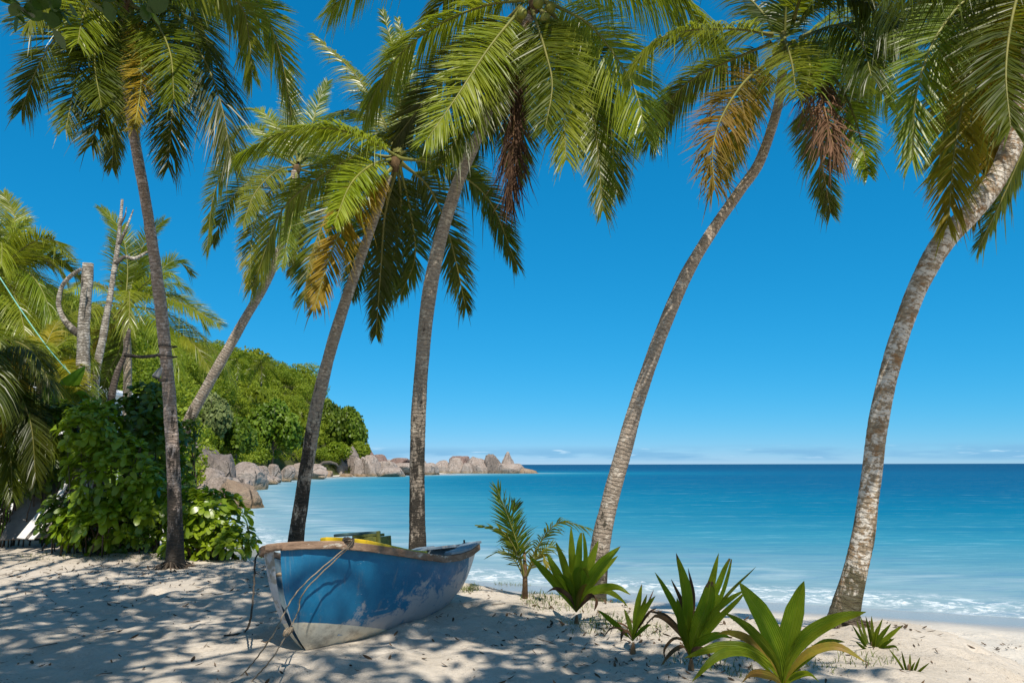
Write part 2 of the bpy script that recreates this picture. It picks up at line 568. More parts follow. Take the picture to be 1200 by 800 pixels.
# ------------------------------------------------------------------ land shape
COAST = np.array([(400, -80), (150, -30), (60, 4), (25, 12.2), (14, 15.7), (11, 16.7), (6.2, 18.7), (2.5, 20.4), (-.7, 22), (-6, 26),
                  (-10.4, 31), (-16, 42), (-21, 56), (-27, 72), (-34, 92), (-41, 115), (-45, 135), (-47, 170),
                  (-46, 205), (-38, 225), (-30, 238), (-20, 246), (-15, 254), (-20, 264), (-38, 272), (-60, 290),
                  (-120, 330), (-300, 360), (-600, 400)], float)
LAND = np.vstack([COAST, [(-600, -600), (400, -600)]])
DUNE = np.array([(-60, 40), (-20, 23), (-9, 18.2), (-4.6, 14.6), (-2, 12.9), (0, 11.3), (1.3, 10.7), (2.3, 9.4), (3.3, 8.9),
                 (4.35, 9.5), (4.75, 8.6), (4.3, 7.2), (3.5, 5.6), (3.0, 4), (2.8, 0), (2.8, -30)], float)
DPOLY = np.vstack([DUNE, [(-60, -30)]])


def seg_dist(x, y, line):
    d = np.full(x.shape, 1e9)
    for (ax, ay), (bx, by) in zip(line[:-1], line[1:]):
        vx, vy = bx - ax, by - ay
        t = np.clip(((x - ax) * vx + (y - ay) * vy) / (vx * vx + vy * vy), 0, 1)
        d = np.minimum(d, np.hypot(x - ax - t * vx, y - ay - t * vy))
    return d


def inside(x, y, poly):
    r = np.zeros(x.shape, bool)
    n = len(poly)
    for i in range(n):
        x1, y1 = poly[i]; x2, y2 = poly[(i + 1) % n]
        if y1 == y2:
            continue
        c = ((y1 > y) != (y2 > y)) & (x < (x2 - x1) * (y - y1) / (y2 - y1) + x1)
        r ^= c
    return r


def shore(x, y):
    d = seg_dist(x, y, COAST)
    return np.where(inside(x, y, LAND), d, -d)          # positive on land


def sstep(v, a, b):
    t = np.clip((v - a) / (b - a), 0, 1)
    return t * t * (3 - 2 * t)


def vnoise(x, y, sc, seed=0.0):
    return np.array([mnoise.noise(Vector((a * sc + seed, b * sc - seed, seed * 1.7))) for a, b in zip(x.ravel(), y.ravel())]).reshape(x.shape)


def land_h(x, y, fine=True):
    x = np.asarray(x, float); y = np.asarray(y, float)
    s = shore(x, y)
    beach = np.where(s > 0, 0.085 * np.minimum(s, 11) + 0.02 * np.maximum(np.minimum(s, 40) - 11, 0), np.maximum(0.11 * s, -6))
    dd = seg_dist(x, y, DUNE)
    dd = np.where(inside(x, y, DPOLY), dd, -dd)
    m = sstep(dd, -1.5, 0.7)
    h = beach * (1 - m) + 1.5 * m
    h = h + 0.10 * np.exp(-((x + 7) / 4) ** 2 - ((y - 15.5) / 1.8) ** 2)
    if fine:
        nearf = np.exp(-np.hypot(x, y) / 40) * sstep(s, 1.5, 7)
        h = h + nearf * (0.085 * vnoise(x, y, 0.55, 3.1) + 0.045 * vnoise(x, y, 1.6, 8.2) + 0.026 * vnoise(x, y, 4.2, 1.4))
    return h


def gh(x, y):
    return float(land_h(np.array([x]), np.array([y]))[0])


def G(px, py):
    """photo position -> where that line of sight meets the sand"""
    lo = None
    for D in np.arange(3.0, 40, 0.05):
        p = P(px, py, D)
        if p.z < gh(p.x, p.y):
            return Vector((p.x, p.y, gh(p.x, p.y)))
    return P(px, py, 40)


def axis(spec):
    out = []
    for a, b, st in spec:
        out += list(np.arange(a, b, st))
    return np.array(out + [spec[-1][1]])


def grid(xs, ys):
    X, Y = np.meshgrid(xs, ys)
    ny, nx = X.shape
    i = np.arange(ny * nx).reshape(ny, nx)
    F = np.stack([i[:-1, :-1].ravel(), i[:-1, 1:].ravel(), i[1:, 1:].ravel(), i[1:, :-1].ravel()], 1)
    return X, Y, F


xs = axis([(-9000, -1000, 2000), (-1000, -100, 100), (-100, -30, 5), (-30, -11, 0.5), (-11, 9, 0.085), (9, 30, 0.5), (30, 100, 5), (100, 1000, 100), (1000, 9000, 2000)])
ys = axis([(-3000, -100, 500), (-100, -10, 6), (-10, 3, 0.5), (3, 17, 0.085), (17, 32, 0.5), (32, 100, 4), (100, 400, 20), (400, 3000, 300), (3000, 30000, 3000)])
X, Y, F = grid(xs, ys)
H = land_h(X, Y)
# footprints and scuffs in the near sand
frn = random.Random(5)
for k in range(420):
    fx, fy = frn.uniform(-9, 8.5), frn.uniform(3.5, 14)
    a = frn.uniform(0, math.pi)
    m = (np.abs(X - fx) < 0.5) & (np.abs(Y - fy) < 0.5)
    u = (X[m] - fx) * math.cos(a) + (Y[m] - fy) * math.sin(a)
    v = -(X[m] - fx) * math.sin(a) + (Y[m] - fy) * math.cos(a)
    r2 = (u / 0.17) ** 2 + (v / 0.09) ** 2
    H[m] += -0.05 * np.exp(-r2) + 0.022 * np.exp(-(np.sqrt(r2) - 1.5) ** 2 * 3)
t = NT('coral_sand')
pc = t.n('ShaderNodeNewGeometry').outputs['Position']
s_ = t.attr('shore')
wet = t.rng(t.math('ADD', s_, t.math('MULTIPLY', t.noise(pc, 0.5, 3), 1.2)), 2.3, 4.2, 1, 0)
n1 = t.noise(pc, 1.1, 5, 0.6)
n2 = t.noise(pc, 34, 4, 0.7)
c = t.mix(t.rng(n1, 0.3, 0.7), (0.465, 0.405, 0.33), (0.575, 0.51, 0.43))
c = t.mix(t.rng(n2, 0.35, 0.75, 0, 0.35), c, (0.33, 0.28, 0.22))
far_sand = t.rng(s_, 7.0, 10.0, 1, 0)
c = t.mix(t.math('MULTIPLY', far_sand, 0.55), c, (0.66, 0.61, 0.53))
# leaf crumbs and dark grit, thicker in drifts
grit = t.math('MULTIPLY', t.rng(t.voro(pc, 26), 0.20, 0.26, 1, 0), t.rng(t.noise(pc, 2.3, 4, 0.7), 0.50, 0.66))
c = t.mix(t.math('MULTIPLY', grit, 0.75), c, (0.10, 0.075, 0.055))
grit2 = t.math('MULTIPLY', t.rng(t.voro(pc, 70), 0.22, 0.30, 1, 0), t.rng(t.noise(pc, 1.2, 3, 0.6), 0.42, 0.62))
c = t.mix(t.math('MULTIPLY', grit2, 0.55), c, (0.16, 0.12, 0.09))
c = t.mix(wet, c, (0.30, 0.285, 0.26))
rough = t.rng(wet, 0, 1, 0.92, 0.22, False)
hgt = t.math('ADD', t.math('ADD', t.math('MULTIPLY', t.noise(pc, 9, 5, 0.65), 1.0), t.math('MULTIPLY', t.noise(pc, 2.6, 3), 1.6)), t.math('MULTIPLY', n2, 0.28))
hgt = t.math('MULTIPLY', hgt, t.math('SUBTRACT', 1.0, t.math('MULTIPLY', wet, 0.97)))
t.pbr(c, rough, 0.25, t.bump(hgt, 0.75, 0.05))
M['sand'] = t.m
ground = mesh_obj('sand_ground', np.stack([X, Y, H], -1).reshape(-1, 3), F, M['sand'], None, True, None, {'shore': shore(X, Y).ravel()})
tag(ground, kind='structure')

# ------------------------------------------------------------------ the sea
ISLAND = np.array([(-25, 284), (-12, 282), (2, 282), (9, 286), (2, 291), (-14, 292), (-25, 288), (-25, 284)], float)
xs = axis([(-16000, -2000, 2000), (-2000, -200, 150), (-200, -60, 10), (-60, -20, 1.5), (-20, 30, 0.4), (30, 80, 3), (80, 400, 20), (400, 2000, 200), (2000, 16000, 2000)])
ys = axis([(-200, 0, 20), (0, 10, 1), (10, 45, 0.4), (45, 120, 1.5), (120, 320, 3), (320, 1000, 30), (1000, 4000, 250), (4000, 24000, 2500)])
X, Y, F = grid(xs, ys)
SD = np.minimum(-shore(X, Y), seg_dist(X, Y, ISLAND) + 0.4)
Z = np.zeros_like(X)
rip = np.exp(-np.maximum(SD, 0) / 9) * np.clip(SD, 0, 1)
Z += rip * 0.05 * np.sin(SD * 1.5 + 1.5 * vnoise(X * (rip > 0.01), Y * (rip > 0.01), 0.14, 2.0))
sea_v = np.stack([X, Y, Z], -1).reshape(-1, 3)
keep = (SD > -3).ravel()
F = F[keep[F].any(1)]
t = NT('sea_water')
pc = t.n('ShaderNodeNewGeometry').outputs['Position']
d_ = t.attr('offshore')
lg = t.math('DIVIDE', t.math('LOGARITHM', t.math('ADD', t.math('MAXIMUM', d_, 0.0), 1.0), 10.0), 3.0)
st = t.noise(t.mapping(pc, (0.045, 0.30, 1)), 1.0, 5, 0.6, 0.5)
st2 = t.noise(t.mapping(pc, (0.010, 0.075, 1)), 1.0, 4, 0.55, 0.3)
st3 = t.math('ADD', t.math('MULTIPLY', t.noise(t.mapping(pc, (0.5, 2.4, 1)), 1.0, 6, 0.75), 0.6), t.math('MULTIPLY', t.noise(t.mapping(pc, (0.09, 0.5, 1)), 1.0, 5, 0.7), 0.4))
fac = t.math('ADD', lg, t.math('MULTIPLY', t.math('SUBTRACT', st, 0.5), 0.07))
fac = t.math('ADD', fac, t.math('MULTIPLY', t.math('SUBTRACT', st2, 0.5), 0.10))
c = t.ramp(fac, [(0.00, (0.27, 0.34, 0.365)), (0.20, (0.165, 0.29, 0.345)), (0.33, (0.085, 0.245, 0.325)), (0.43, (0.030, 0.210, 0.305)),
                 (0.53, (0.002, 0.140, 0.245)), (0.65, (0.001, 0.092, 0.195)), (0.80, (0.001, 0.066, 0.156)), (1.0, (0.001, 0.056, 0.136))])
c = t.mix(t.rng(st3, 0.47, 0.62, 0, 0.34), c, (0.004, 0.12, 0.29))
c = t.mix(t.rng(st3, 0.36, 0.48, 0.22, 0.0), c, (0.30, 0.52, 0.64))
# foam: lacy edge, a soft breaking line, wash round the rocks
lace = t.noise(pc, 2.3, 6, 0.75, 0.8)
wob = t.math('MULTIPLY', t.noise(t.mapping(pc, (0.22, 0.22, 1)), 1.0, 3), 2.6)
dd = t.math('SUBTRACT', d_, wob)
e1 = t.math('MULTIPLY', t.rng(dd, -1.6, -0.7), t.rng(dd, -0.2, 1.9, 1, 0))
foam = t.math('MULTIPLY', e1, t.rng(lace, 0.46, 0.66, 0, 0.85))
e2 = t.math('MULTIPLY', t.rng(dd, 2.2, 3.6), t.rng(dd, 3.6, 7.5, 1, 0))
foam2 = t.math('MULTIPLY', e2, t.rng(t.noise(t.mapping(pc, (0.30, 0.75, 1)), 1.0, 5, 0.6, 0.4), 0.42, 0.82, 0, 0.30))
rockwash = t.math('MULTIPLY', t.rng(t.n('ShaderNodeSeparateXYZ').outputs[1], 0, 1), 0.0)
foam = t.math('MAXIMUM', foam, foam2)
mist = t.math('MULTIPLY', t.rng(d_, 1.0, 16.0, 1, 0), t.rng(t.noise(t.mapping(pc, (0.10, 0.42, 1)), 1.0, 4, 0.6, 0.6), 0.32, 0.80, 0, 0.32))
c = t.mix(mist, c, (0.42, 0.50, 0.53))
c = t.mix(foam, c, (0.80, 0.82, 0.82))
hw = t.math('ADD', t.math('MULTIPLY', t.noise(t.mapping(pc, (0.35, 1.5, 1)), 1.0, 5, 0.6, 0.3), 1.0), t.math('MULTIPLY', st3, 0.4))
nb = t.bump(hw, 0.35, 0.25)
df = t.n('ShaderNodeBsdfDiffuse'); t.l(c, df.inputs['Color'])
gl = t.n('ShaderNodeBsdfGlossy'); gl.inputs['Roughness'].default_value = 0.22
t.l(nb, gl.inputs['Normal'])
lw_ = t.n('ShaderNodeLayerWeight'); lw_.inputs['Blend'].default_value = 0.25
t.l(nb, lw_.inputs['Normal'])
ms = t.n('ShaderNodeMixShader')
t.l(t.math('MULTIPLY', t.math('MULTIPLY', lw_.outputs['Fresnel'], 0.10), t.math('SUBTRACT', 1.0, foam)), ms.inputs[0])
t.l(df.outputs[0], ms.inputs[1]); t.l(gl.outputs[0], ms.inputs[2])
t.l(ms.outputs[0], t.out.inputs[0])
for nd in list(t.t.nodes):
    if nd.type == 'SEPXYZ':
        t.t.nodes.remove(nd)
M['sea'] = t.m
sea = mesh_obj('sea', sea_v, F, M['sea'], None, True, None, {'offshore': SD.ravel()})
tag(sea, kind='structure')

# ------------------------------------------------------------------ wooded hill


def hill_h(x, y):
    s = shore(x, y)
    k = sstep(y, 72, 120)
    h = 42 * (1 - np.exp(-np.maximum(s - 2.5, 0) / 30)) * k
    k2 = sstep(-(x + 0.195 * y), 1.0, 16.0)
    return (h + k * 1.8 * vnoise(x, y, 0.045, 5.5)) * k2 + np.minimum(s, 6) * 0.25 - 0.6 - 1.5 * (1 - k2)


X, Y, F = grid(axis([(-420, -180, 12), (-180, -20, 2.5), (-20, -10, 2)]), axis([(60, 300, 2.5), (300, 420, 12)]))
Z = hill_h(X, Y)
keep = (shore(X, Y) > 2.0).ravel()
F = F[keep[F].all(1)]
M['hill'] = simple_mat('hill_earth', (0.05, 0.06, 0.02), (0.10, 0.10, 0.035), 0.95, 0.3, 0.5, 0.3, 0.1)
hill = mesh_obj('hill', np.stack([X, Y, Z], -1).reshape(-1, 3), F, M['hill'])
tag(hill, kind='structure')


def crown_quads(c, r, n, size, rng, squash=0.85, lumps=7):
    """leaf clumps spread through an uneven crown: returns V, F"""
    lc = nz(rng.normal(size=(lumps, 3))) * (0.55 * r)
    lc[:, 2] = np.abs(lc[:, 2]) * 0.9 - 0.15 * r
    lr = r * rng.uniform(0.38, 0.62, lumps) * (7 / lumps) ** 0.22
    li = rng.integers(0, lumps, n)
    dirs = nz(rng.normal(size=(n, 3)) + np.array([0, 0, 0.35]))
    pos = lc[li] + dirs * (lr[li] * rng.uniform(0.55, 1.05, n) ** 0.6)[:, None]
    pos[:, 2] *= squash
    pos += c
    nrm = nz(dirs + rng.normal(size=(n, 3)) * 0.55)
    d = nz(np.cross(nrm, rng.normal(size=(n, 3))))
    w = np.cross(nrm, d)
    L = size * rng.uniform(0.7, 1.3, n)
    return strips(pos - d * (L * 0.5)[:, None], d, w, [(0, 0.18), (0.45, 0.5), (1.0, 0.12)], -nrm * 0.25, L, L * rng.uniform(0.7, 1.0, n))


def wood(name, xr, yr, step, accept, rr, mat, seed, leaf, per):
    rng = np.random.default_rng(seed)
    VV = []; FF = []; b = 0
    xx, yy = np.meshgrid(np.arange(*xr, step), np.arange(*yr, step))
    xx = xx.ravel() + rng.uniform(-0.45, 0.45, xx.size) * step
    yy = yy.ravel() + rng.uniform(-0.45, 0.45, yy.size) * step
    hh = hill_h(xx, yy); ss = shore(xx, yy)
    for x, y, h, s in zip(xx, yy, hh, ss):
        if not accept(x, y, s):
            continue
        r = rng.uniform(*rr)
        if rng.uniform() < 0.08:
            r *= 1.45
        V, F = crown_quads(np.array([x, y, h + r * rng.uniform(0.7, 1.3)]), r, int(per * (r / 2.4) ** 2), leaf, rng, 0.95, 5)
        VV.append(V); FF.append(F + b); b += len(V)
    return mesh_obj(name, np.vstack(VV), np.vstack(FF), mat, None, False)


w = wood('hillside_wood', (-190, -24), (68, 262), 2.6,
         lambda x, y, s: s > 2.6 and s < 75 and x > -0.62 * y - 8 and x < -0.200 * y and (x < -0.33 * y or s > 4.5), (1.4, 2.7), M['wood_green'], 21, 0.34, 330)
tag(w, 'mass of bright green trees covering the hillside behind the granite shore', 'wood', kind='stuff')

w = wood('inland_wood', (-400, -24), (62, 400), 7.0,
         lambda x, y, s: s > 4 and x < -0.3 * y and (x <= -0.62 * y - 8 or s >= 75 or y > 262), (3.6, 6.2), M['wood_green'], 22, 1.0, 70)
tag(w, 'mass of green trees covering the inland part of the hill', 'wood', kind='stuff')

# ------------------------------------------------------------------ palms


def cr_scalar(vals, n):
    return np.interp(np.linspace(0, 1, n), np.linspace(0, 1, len(vals)), vals)


def make_trunk(parent, px, widths, D0, D1, mat, flare=0.0, base_z=None, name='trunk'):
    k = len(px)
    lens = np.r_[0, np.cumsum([math.hypot(px[i + 1][0] - px[i][0], px[i + 1][1] - px[i][1]) for i in range(k - 1)])]
    pts = []
    for (x, y), u in zip(px, lens / lens[-1]):
        pts.append(P(x, y, D0 + (D1 - D0) * u))
    if base_z is not None:
        pts[0].z = base_z
    c, L = spline(pts, max(24, int(40 + 1)))
    n = max(30, int(L / 0.045))
    c, L = spline(pts, n)
    w = cr_scalar(widths, n)
    Ds = c[:, 1]
    rad = w * 0.395 / FPX * Ds
    al = np.linspace(0, L, n)
    ph = (al / 0.085) % 1
    rad = rad * (1 + 0.022 * np.sin(al * 3.1) + 0.02 * np.where(ph < 0.25, -1, 0.6))
    if flare:
        rad = rad * (1 + flare * np.exp(-al / 0.2))
    mb = MB()
    mb.tube([Vector(p) for p in c], list(rad), 16, 0, True, 0.09)
    return mb.build(name, mat, parent, True, 'along'), Vector(c[-1])


def frond_geo(pts, rng, n=78, llen=0.72, face=0.45, droop=0.20, bare=0.10, ragged=0.06, lw=0.0115, ang0=60, ang1=22, ribr=0.020, vee=0.14, spread=1.0, mess=0.0):
    """one pinnate leaf along world points: V, F(quads), material index"""
    c, L = spline(pts, 60)
    u = np.linspace(0, 1, 60)
    T = nz(np.gradient(c, axis=0))
    A = c[-1] - c[0]
    A[2] = 0
    if np.linalg.norm(A) < 0.15:
        A = c[len(c) // 2] - c[0]; A[2] = 0
    A = nz(A)
    Z = np.array([0, 0, 1.0])
    S0 = np.cross(A, Z)
    V = nz(c[30] - np.array([0, 0, ZC]))
    Sv = nz(np.cross(T[30], V))
    if Sv @ S0 < 0:
        Sv = -Sv
    Sv = Sv
    S = nz(S0 * (1 - face) + Sv * face)
    side = nz(S[None, :] - (T @ S)[:, None] * T)
    N = np.cross(side, T)
    # keep the upper face upward
    if N[:, 2].mean() < 0:
        N = -N
    Vs = []; Fs = []; Ms = []; b = 0
    for sg in (-1, 1):
        t = np.linspace(bare, 0.995, n) + rng.uniform(-0.004, 0.004, n)
        t = np.clip(t, bare, 1)
        if ragged:
            t = t[rng.uniform(size=n) > ragged]
            for _ in range(rng.integers(1, 4)):
                g0 = rng.uniform(0.2, 0.95)
                t = t[np.abs(t - g0) > rng.uniform(0.006, 0.02)]
        m = len(t)
        pos = np.stack([np.interp(t, u, c[:, k]) for k in range(3)], 1)
        Tt = nz(np.stack([np.interp(t, u, T[:, k]) for k in range(3)], 1))
        St = nz(np.stack([np.interp(t, u, side[:, k]) for k in range(3)], 1)) * sg
        Nt = nz(np.stack([np.interp(t, u, N[:, k]) for k in range(3)], 1))
        ph_ = rng.uniform(0, 6.28, 4)
        gn = 0.5 * np.sin(t * 17 + ph_[0]) + 0.35 * np.sin(t * 31 + ph_[1]) + 0.3 * np.sin(t * 7 + ph_[2])
        ang = np.radians(ang0 + (ang1 - ang0) * t ** 1.5 + (rng.normal(size=m) * 3.5 + gn * 5.5) * (1 + mess * 3))
        prof = np.interp(t, [0, bare, 0.25, 0.5, 0.75, 0.92, 1], [0.5, 0.62, 0.95, 1.0, 0.86, 0.62, 0.42])
        ll = llen * prof * rng.uniform(0.88, 1.08, m)
        d = nz(Tt * np.cos(ang)[:, None] + St * np.sin(ang)[:, None] * spread + Nt * (vee + (rng.normal(size=m) * 0.07 + gn * 0.10) * (1 + mess * 3))[:, None])
        w = nz(np.cross(d, Nt + rng.normal(size=(m, 3)) * 0.32 + St * 0.25))
        bend = np.zeros((m, 3)); bend[:, 2] = -droop * rng.uniform(0.8, 1.2, m) * (1 + 0.5 * gn)
        brk = rng.uniform(size=m) < 0.06 + 0.3 * mess
        bend[brk, 2] -= rng.uniform(0.3, 0.9, brk.sum())
        bend[:, :2] += rng.normal(size=(m, 2)) * (0.05 + 0.3 * mess)
        v, f = strips(pos, d, w, [(0, 0.35), (0.3, 0.5), (0.68, 0.36), (1.0, 0.03)], bend, ll, np.full(m, lw * 2) * (0.7 + 0.3 * prof))
        Vs.append(v); Fs.append(f + b); Ms += [0] * len(f); b += len(v)
    # rib
    rr = ribr * (1 - 0.85 * u) * (1 + 1.1 * np.exp(-u / 0.05)) + 0.002
    k = 5
    ring = []
    for j in range(k):
        a = 2 * math.pi * j / k
        ring.append(c + side * (np.cos(a) * rr * 1.2)[:, None] + N * (np.sin(a) * rr)[:, None])
    rv = np.stack(ring, 1).reshape(-1, 3)
    i = np.arange(59)[:, None] * k
    j = np.arange(k)[None, :]
    j2 = (j + 1) % k
    rf = np.stack([i + j, i + j2, i + k + j2, i + k + j], -1).reshape(-1, 4)
    Vs.append(rv); Fs.append(rf + b); Ms += [1] * len(rf)
    return np.vstack(Vs), np.vstack(Fs), Ms


FK = {'g': ('frond', 'frond', 'rib'), 'l': ('frond', 'frond_light', 'rib'), 'd': ('frond', 'frond_dark', 'rib'),
      'y': ('frond', 'frond_yellow', 'rib'), 'o': ('frond', 'frond_orange', 'rib'), 'b': ('dead_frond', 'frond_brown', 'rib_brown'), 'k': ('dead_frond', 'frond_blackbrown', 'rib_brown')}
FLAB = {'y': 'yellowing frond', 'o': 'orange brown ageing frond', 'b': 'dead brown hanging frond', 'k': 'dark dead frond hanging straight down'}
fr_rng = np.random.default_rng(3)


LS = 1.0


def px_frond(parent, kind, px, D0, sgn, Lw=3.1, maxdz=1.7, mid=None, **kw):
    """frond whose rib follows photo points; sgn -1 leans to the viewer, +1 away"""
    pr = [P(x, y, D0) for x, y in px]
    l = sum((pr[i + 1] - pr[i]).length for i in range(len(pr) - 1))
    dz = sgn * min(math.sqrt(max(0.05, Lw * Lw - min(l, Lw * 0.98) ** 2)), maxdz)
    acc = 0
    pts = []
    for i, (x, y) in enumerate(px):
        if i:
            acc += (pr[i] - pr[i - 1]).length
        q = acc / l
        pts.append(P(x, y, D0 + dz * (1.35 * q - 0.35 * q * q)))
    nm, m, rb = FK[kind]
    kw['llen'] = kw.get('llen', 0.72) * LS
    kw['droop'] = kw.get('droop', 0.2) * 0.75
    kw.setdefault('n', int(min(230, max(120, 68 * l + 55))))
    V, F, Mi = frond_geo(pts, fr_rng, **kw)
    o = mesh_obj(nm, V, F, [M[m], M[rb]], parent, False, Mi)
    if kind in FLAB:
        o['label'] = FLAB[kind]
    return o


def auto_frond(parent, kind, c, az, el, L, g, rng, **kw):
    A = np.array([math.cos(az), math.sin(az), 0])
    pts = []
    for t in np.linspace(0, 1, 6):
        p = np.array(c) + A * (L * t * math.cos(el)) + np.array([0, 0, L * (t * math.sin(el) - g * t * t)])
        # keep the length roughly fixed by drawing the tip in as it hangs
        p[:2] -= A[:2] * L * 0.16 * t ** 3 * max(0, g)
        pts.append(p)
    nm, m, rb = FK[kind]
    V, F, Mi = frond_geo(pts, rng, **kw)
    return mesh_obj(nm, V, F, [M[m], M[rb]], parent, False, Mi)


def crown_heart(parent, c, r, mat='fibre'):
    """fibre sheath under the fronds"""
    mb = MB()
    c = Vector(c)
    mb.tube([c + Vector((0, 0, -r * 2.6)), c + Vector((0, 0, -r * 1.2)), c, c + Vector((0, 0, r * 0.7)), c + Vector((0, 0, r * 1.1))],
            [r * 0.7, r * 1.15, r * 1.3, r * 0.9, r * 0.3], 14, 0, True, 0.35)
    return mb.build('crown_shaft', M[mat], parent)


def coconut(parent, c, r=0.085):
    mb = MB()
    c = Vector(c)
    mb.tube([c + Vector((0, 0, r * 1.15 * math.cos(a))) for a in np.linspace(0.05, math.pi - 0.05, 8)],
            [max(0.004, r * math.sin(a)) for a in np.linspace(0.05, math.pi - 0.05, 8)], 10)
    return mb.build('coconut', M['coconut'], parent)


def palm(label, group, px, widths, D0, D1, mat, fronds, crown_px, fill=(), nuts=0, flare=0.35, base_z='g', Lw=3.1, name='coconut_palm'):
    b = P(*px[0], D0)
    bz = gh(b.x, b.y) - 0.05 if base_z == 'g' else None
    root = empty(name, (b.x, b.y, bz if bz is not None else b.z), label, 'palm', group)
    _, top = make_trunk(root, px, widths, D0, D1, mat, flare, bz)
    if bz is not None:
        # mat of thin roots where the trunk meets the sand
        rw = widths[0] * 0.5 / FPX * D0
        mb = MB()
        for k in range(46):
            a = rnd.uniform(0, 6.283)
            q = rnd.uniform(0.5, 1.0)
            p0 = Vector((b.x + math.cos(a) * rw * 0.9, b.y + math.sin(a) * rw * 0.9, bz + 0.10 * rnd.random() + 0.06))
            p2 = Vector((b.x + math.cos(a + 0.3) * rw * (1.3 + q), b.y + math.sin(a + 0.3) * rw * (1.3 + q), 0))
            p2.z = gh(p2.x, p2.y) - 0.02
            p1 = p0.lerp(p2, 0.5); p1.z = max(gh(p1.x, p1.y) + 0.02, p1.z * 0.6 + p0.z * 0.4)
            mb.tube([p0, p1, p2], [0.016, 0.012, 0.006], 5)
        mb.build('roots', M['twig'], root)
    c = P(*crown_px, D1)
    crown_heart(root, c, 0.075)
    for f in fronds:
        kind, pts, sg = f[0], f[1], f[2]
        kw = dict(f[3]) if len(f) > 3 else {}
        px_frond(root, kind, pts, D1, sg, **{'Lw': Lw, **kw})
    for kind, az, el, L, g in fill:
        auto_frond(root, kind, c, R(az), R(el), L, g, fr_rng, n=140, llen=0.7 * L / 3.2, droop=0.4)
    for k in range(nuts):
        a = k * 2.4 + 0.5
        coconut(root, c + Vector((math.cos(a) * 0.27, -abs(math.sin(a)) * 0.25 - 0.05, -0.22 - 0.12 * (k % 3))))
    return root


ROW = 'coconut palms leaning over the beach'
# first palm from the left, straight and dark headed
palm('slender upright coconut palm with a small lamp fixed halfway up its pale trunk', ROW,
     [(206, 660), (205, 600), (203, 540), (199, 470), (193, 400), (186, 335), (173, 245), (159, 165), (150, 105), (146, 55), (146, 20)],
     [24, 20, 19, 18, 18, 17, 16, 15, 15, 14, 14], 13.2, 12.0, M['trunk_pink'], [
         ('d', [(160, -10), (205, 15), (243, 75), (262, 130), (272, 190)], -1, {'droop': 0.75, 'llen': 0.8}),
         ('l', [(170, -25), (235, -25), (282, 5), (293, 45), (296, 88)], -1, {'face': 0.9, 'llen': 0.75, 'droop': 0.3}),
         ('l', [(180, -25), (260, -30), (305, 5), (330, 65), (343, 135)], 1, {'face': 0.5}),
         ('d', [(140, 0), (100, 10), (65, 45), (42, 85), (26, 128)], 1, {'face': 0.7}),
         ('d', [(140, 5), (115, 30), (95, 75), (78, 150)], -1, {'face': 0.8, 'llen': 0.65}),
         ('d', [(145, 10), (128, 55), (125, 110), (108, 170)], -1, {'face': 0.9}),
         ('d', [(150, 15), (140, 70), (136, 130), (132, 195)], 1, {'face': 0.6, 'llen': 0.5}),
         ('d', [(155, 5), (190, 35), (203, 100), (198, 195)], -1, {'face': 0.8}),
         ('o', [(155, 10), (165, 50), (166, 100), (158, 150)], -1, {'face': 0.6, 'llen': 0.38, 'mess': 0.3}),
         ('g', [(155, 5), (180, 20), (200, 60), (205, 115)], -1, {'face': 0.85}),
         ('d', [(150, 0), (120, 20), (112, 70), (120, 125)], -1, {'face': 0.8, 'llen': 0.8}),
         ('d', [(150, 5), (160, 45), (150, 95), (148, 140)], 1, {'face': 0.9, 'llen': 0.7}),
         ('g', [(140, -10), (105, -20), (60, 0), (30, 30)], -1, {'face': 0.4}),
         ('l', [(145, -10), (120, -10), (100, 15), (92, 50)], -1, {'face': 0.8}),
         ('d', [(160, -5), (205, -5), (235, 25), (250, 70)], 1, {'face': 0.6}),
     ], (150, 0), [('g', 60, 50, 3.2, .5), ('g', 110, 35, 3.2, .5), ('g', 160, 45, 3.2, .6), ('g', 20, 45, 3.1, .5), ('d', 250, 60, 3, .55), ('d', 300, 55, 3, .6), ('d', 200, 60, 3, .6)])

LS = 0.74
# farther palm leaning right behind the bushes
palm('small far coconut palm leaning right from behind the bushes with a thin bare trunk', ROW,
     [(205, 535), (225, 485), (258, 425), (288, 372), (315, 325), (333, 275), (343, 225), (347, 200)],
     [18, 16, 15, 14, 13, 12, 12, 12], 18.5, 18.0, M['trunk'], [
         ('l', [(350, 195), (315, 178), (275, 185), (252, 225), (243, 293)], -1, {'llen': 0.7}),
         ('g', [(345, 200), (305, 205), (270, 235), (250, 285)], 1, {}),
         ('y', [(345, 205), (310, 232), (296, 280), (293, 335)], -1, {'face': 0.6}),
         ('l', [(350, 190), (343, 150), (341, 110), (338, 82)], 1, {'droop': 0.4, 'face': 0.7}),
         ('g', [(350, 190), (365, 150), (374, 120), (385, 95)], 1, {'face': 0.7}),
         ('l', [(348, 192), (325, 150), (308, 130), (285, 128)], 1, {'face': 0.5}),
         ('g', [(350, 190), (378, 165), (405, 150), (430, 160)], 1, {}),
         ('l', [(345, 192), (318, 160), (290, 148), (268, 165)], 1, {}),
         ('g', [(348, 200), (345, 240), (338, 280), (330, 312)], -1, {'face': 0.7, 'llen': 0.6}),
         ('y', [(350, 205), (352, 245), (348, 285), (340, 322)], 1, {'face': 0.7, 'llen': 0.5}),
         ('g', [(352, 198), (385, 210), (405, 250), (410, 300)], 1, {}),
         ('l', [(345, 195), (325, 200), (300, 225), (285, 262)], -1, {'face': 0.6}),
         ('g', [(352, 195), (390, 190), (425, 205), (450, 240)], 1, {}),
     ], (349, 196), [('g', 70, 50, 3.0, .5)], base_z=None, flare=0.1, Lw=3.6)

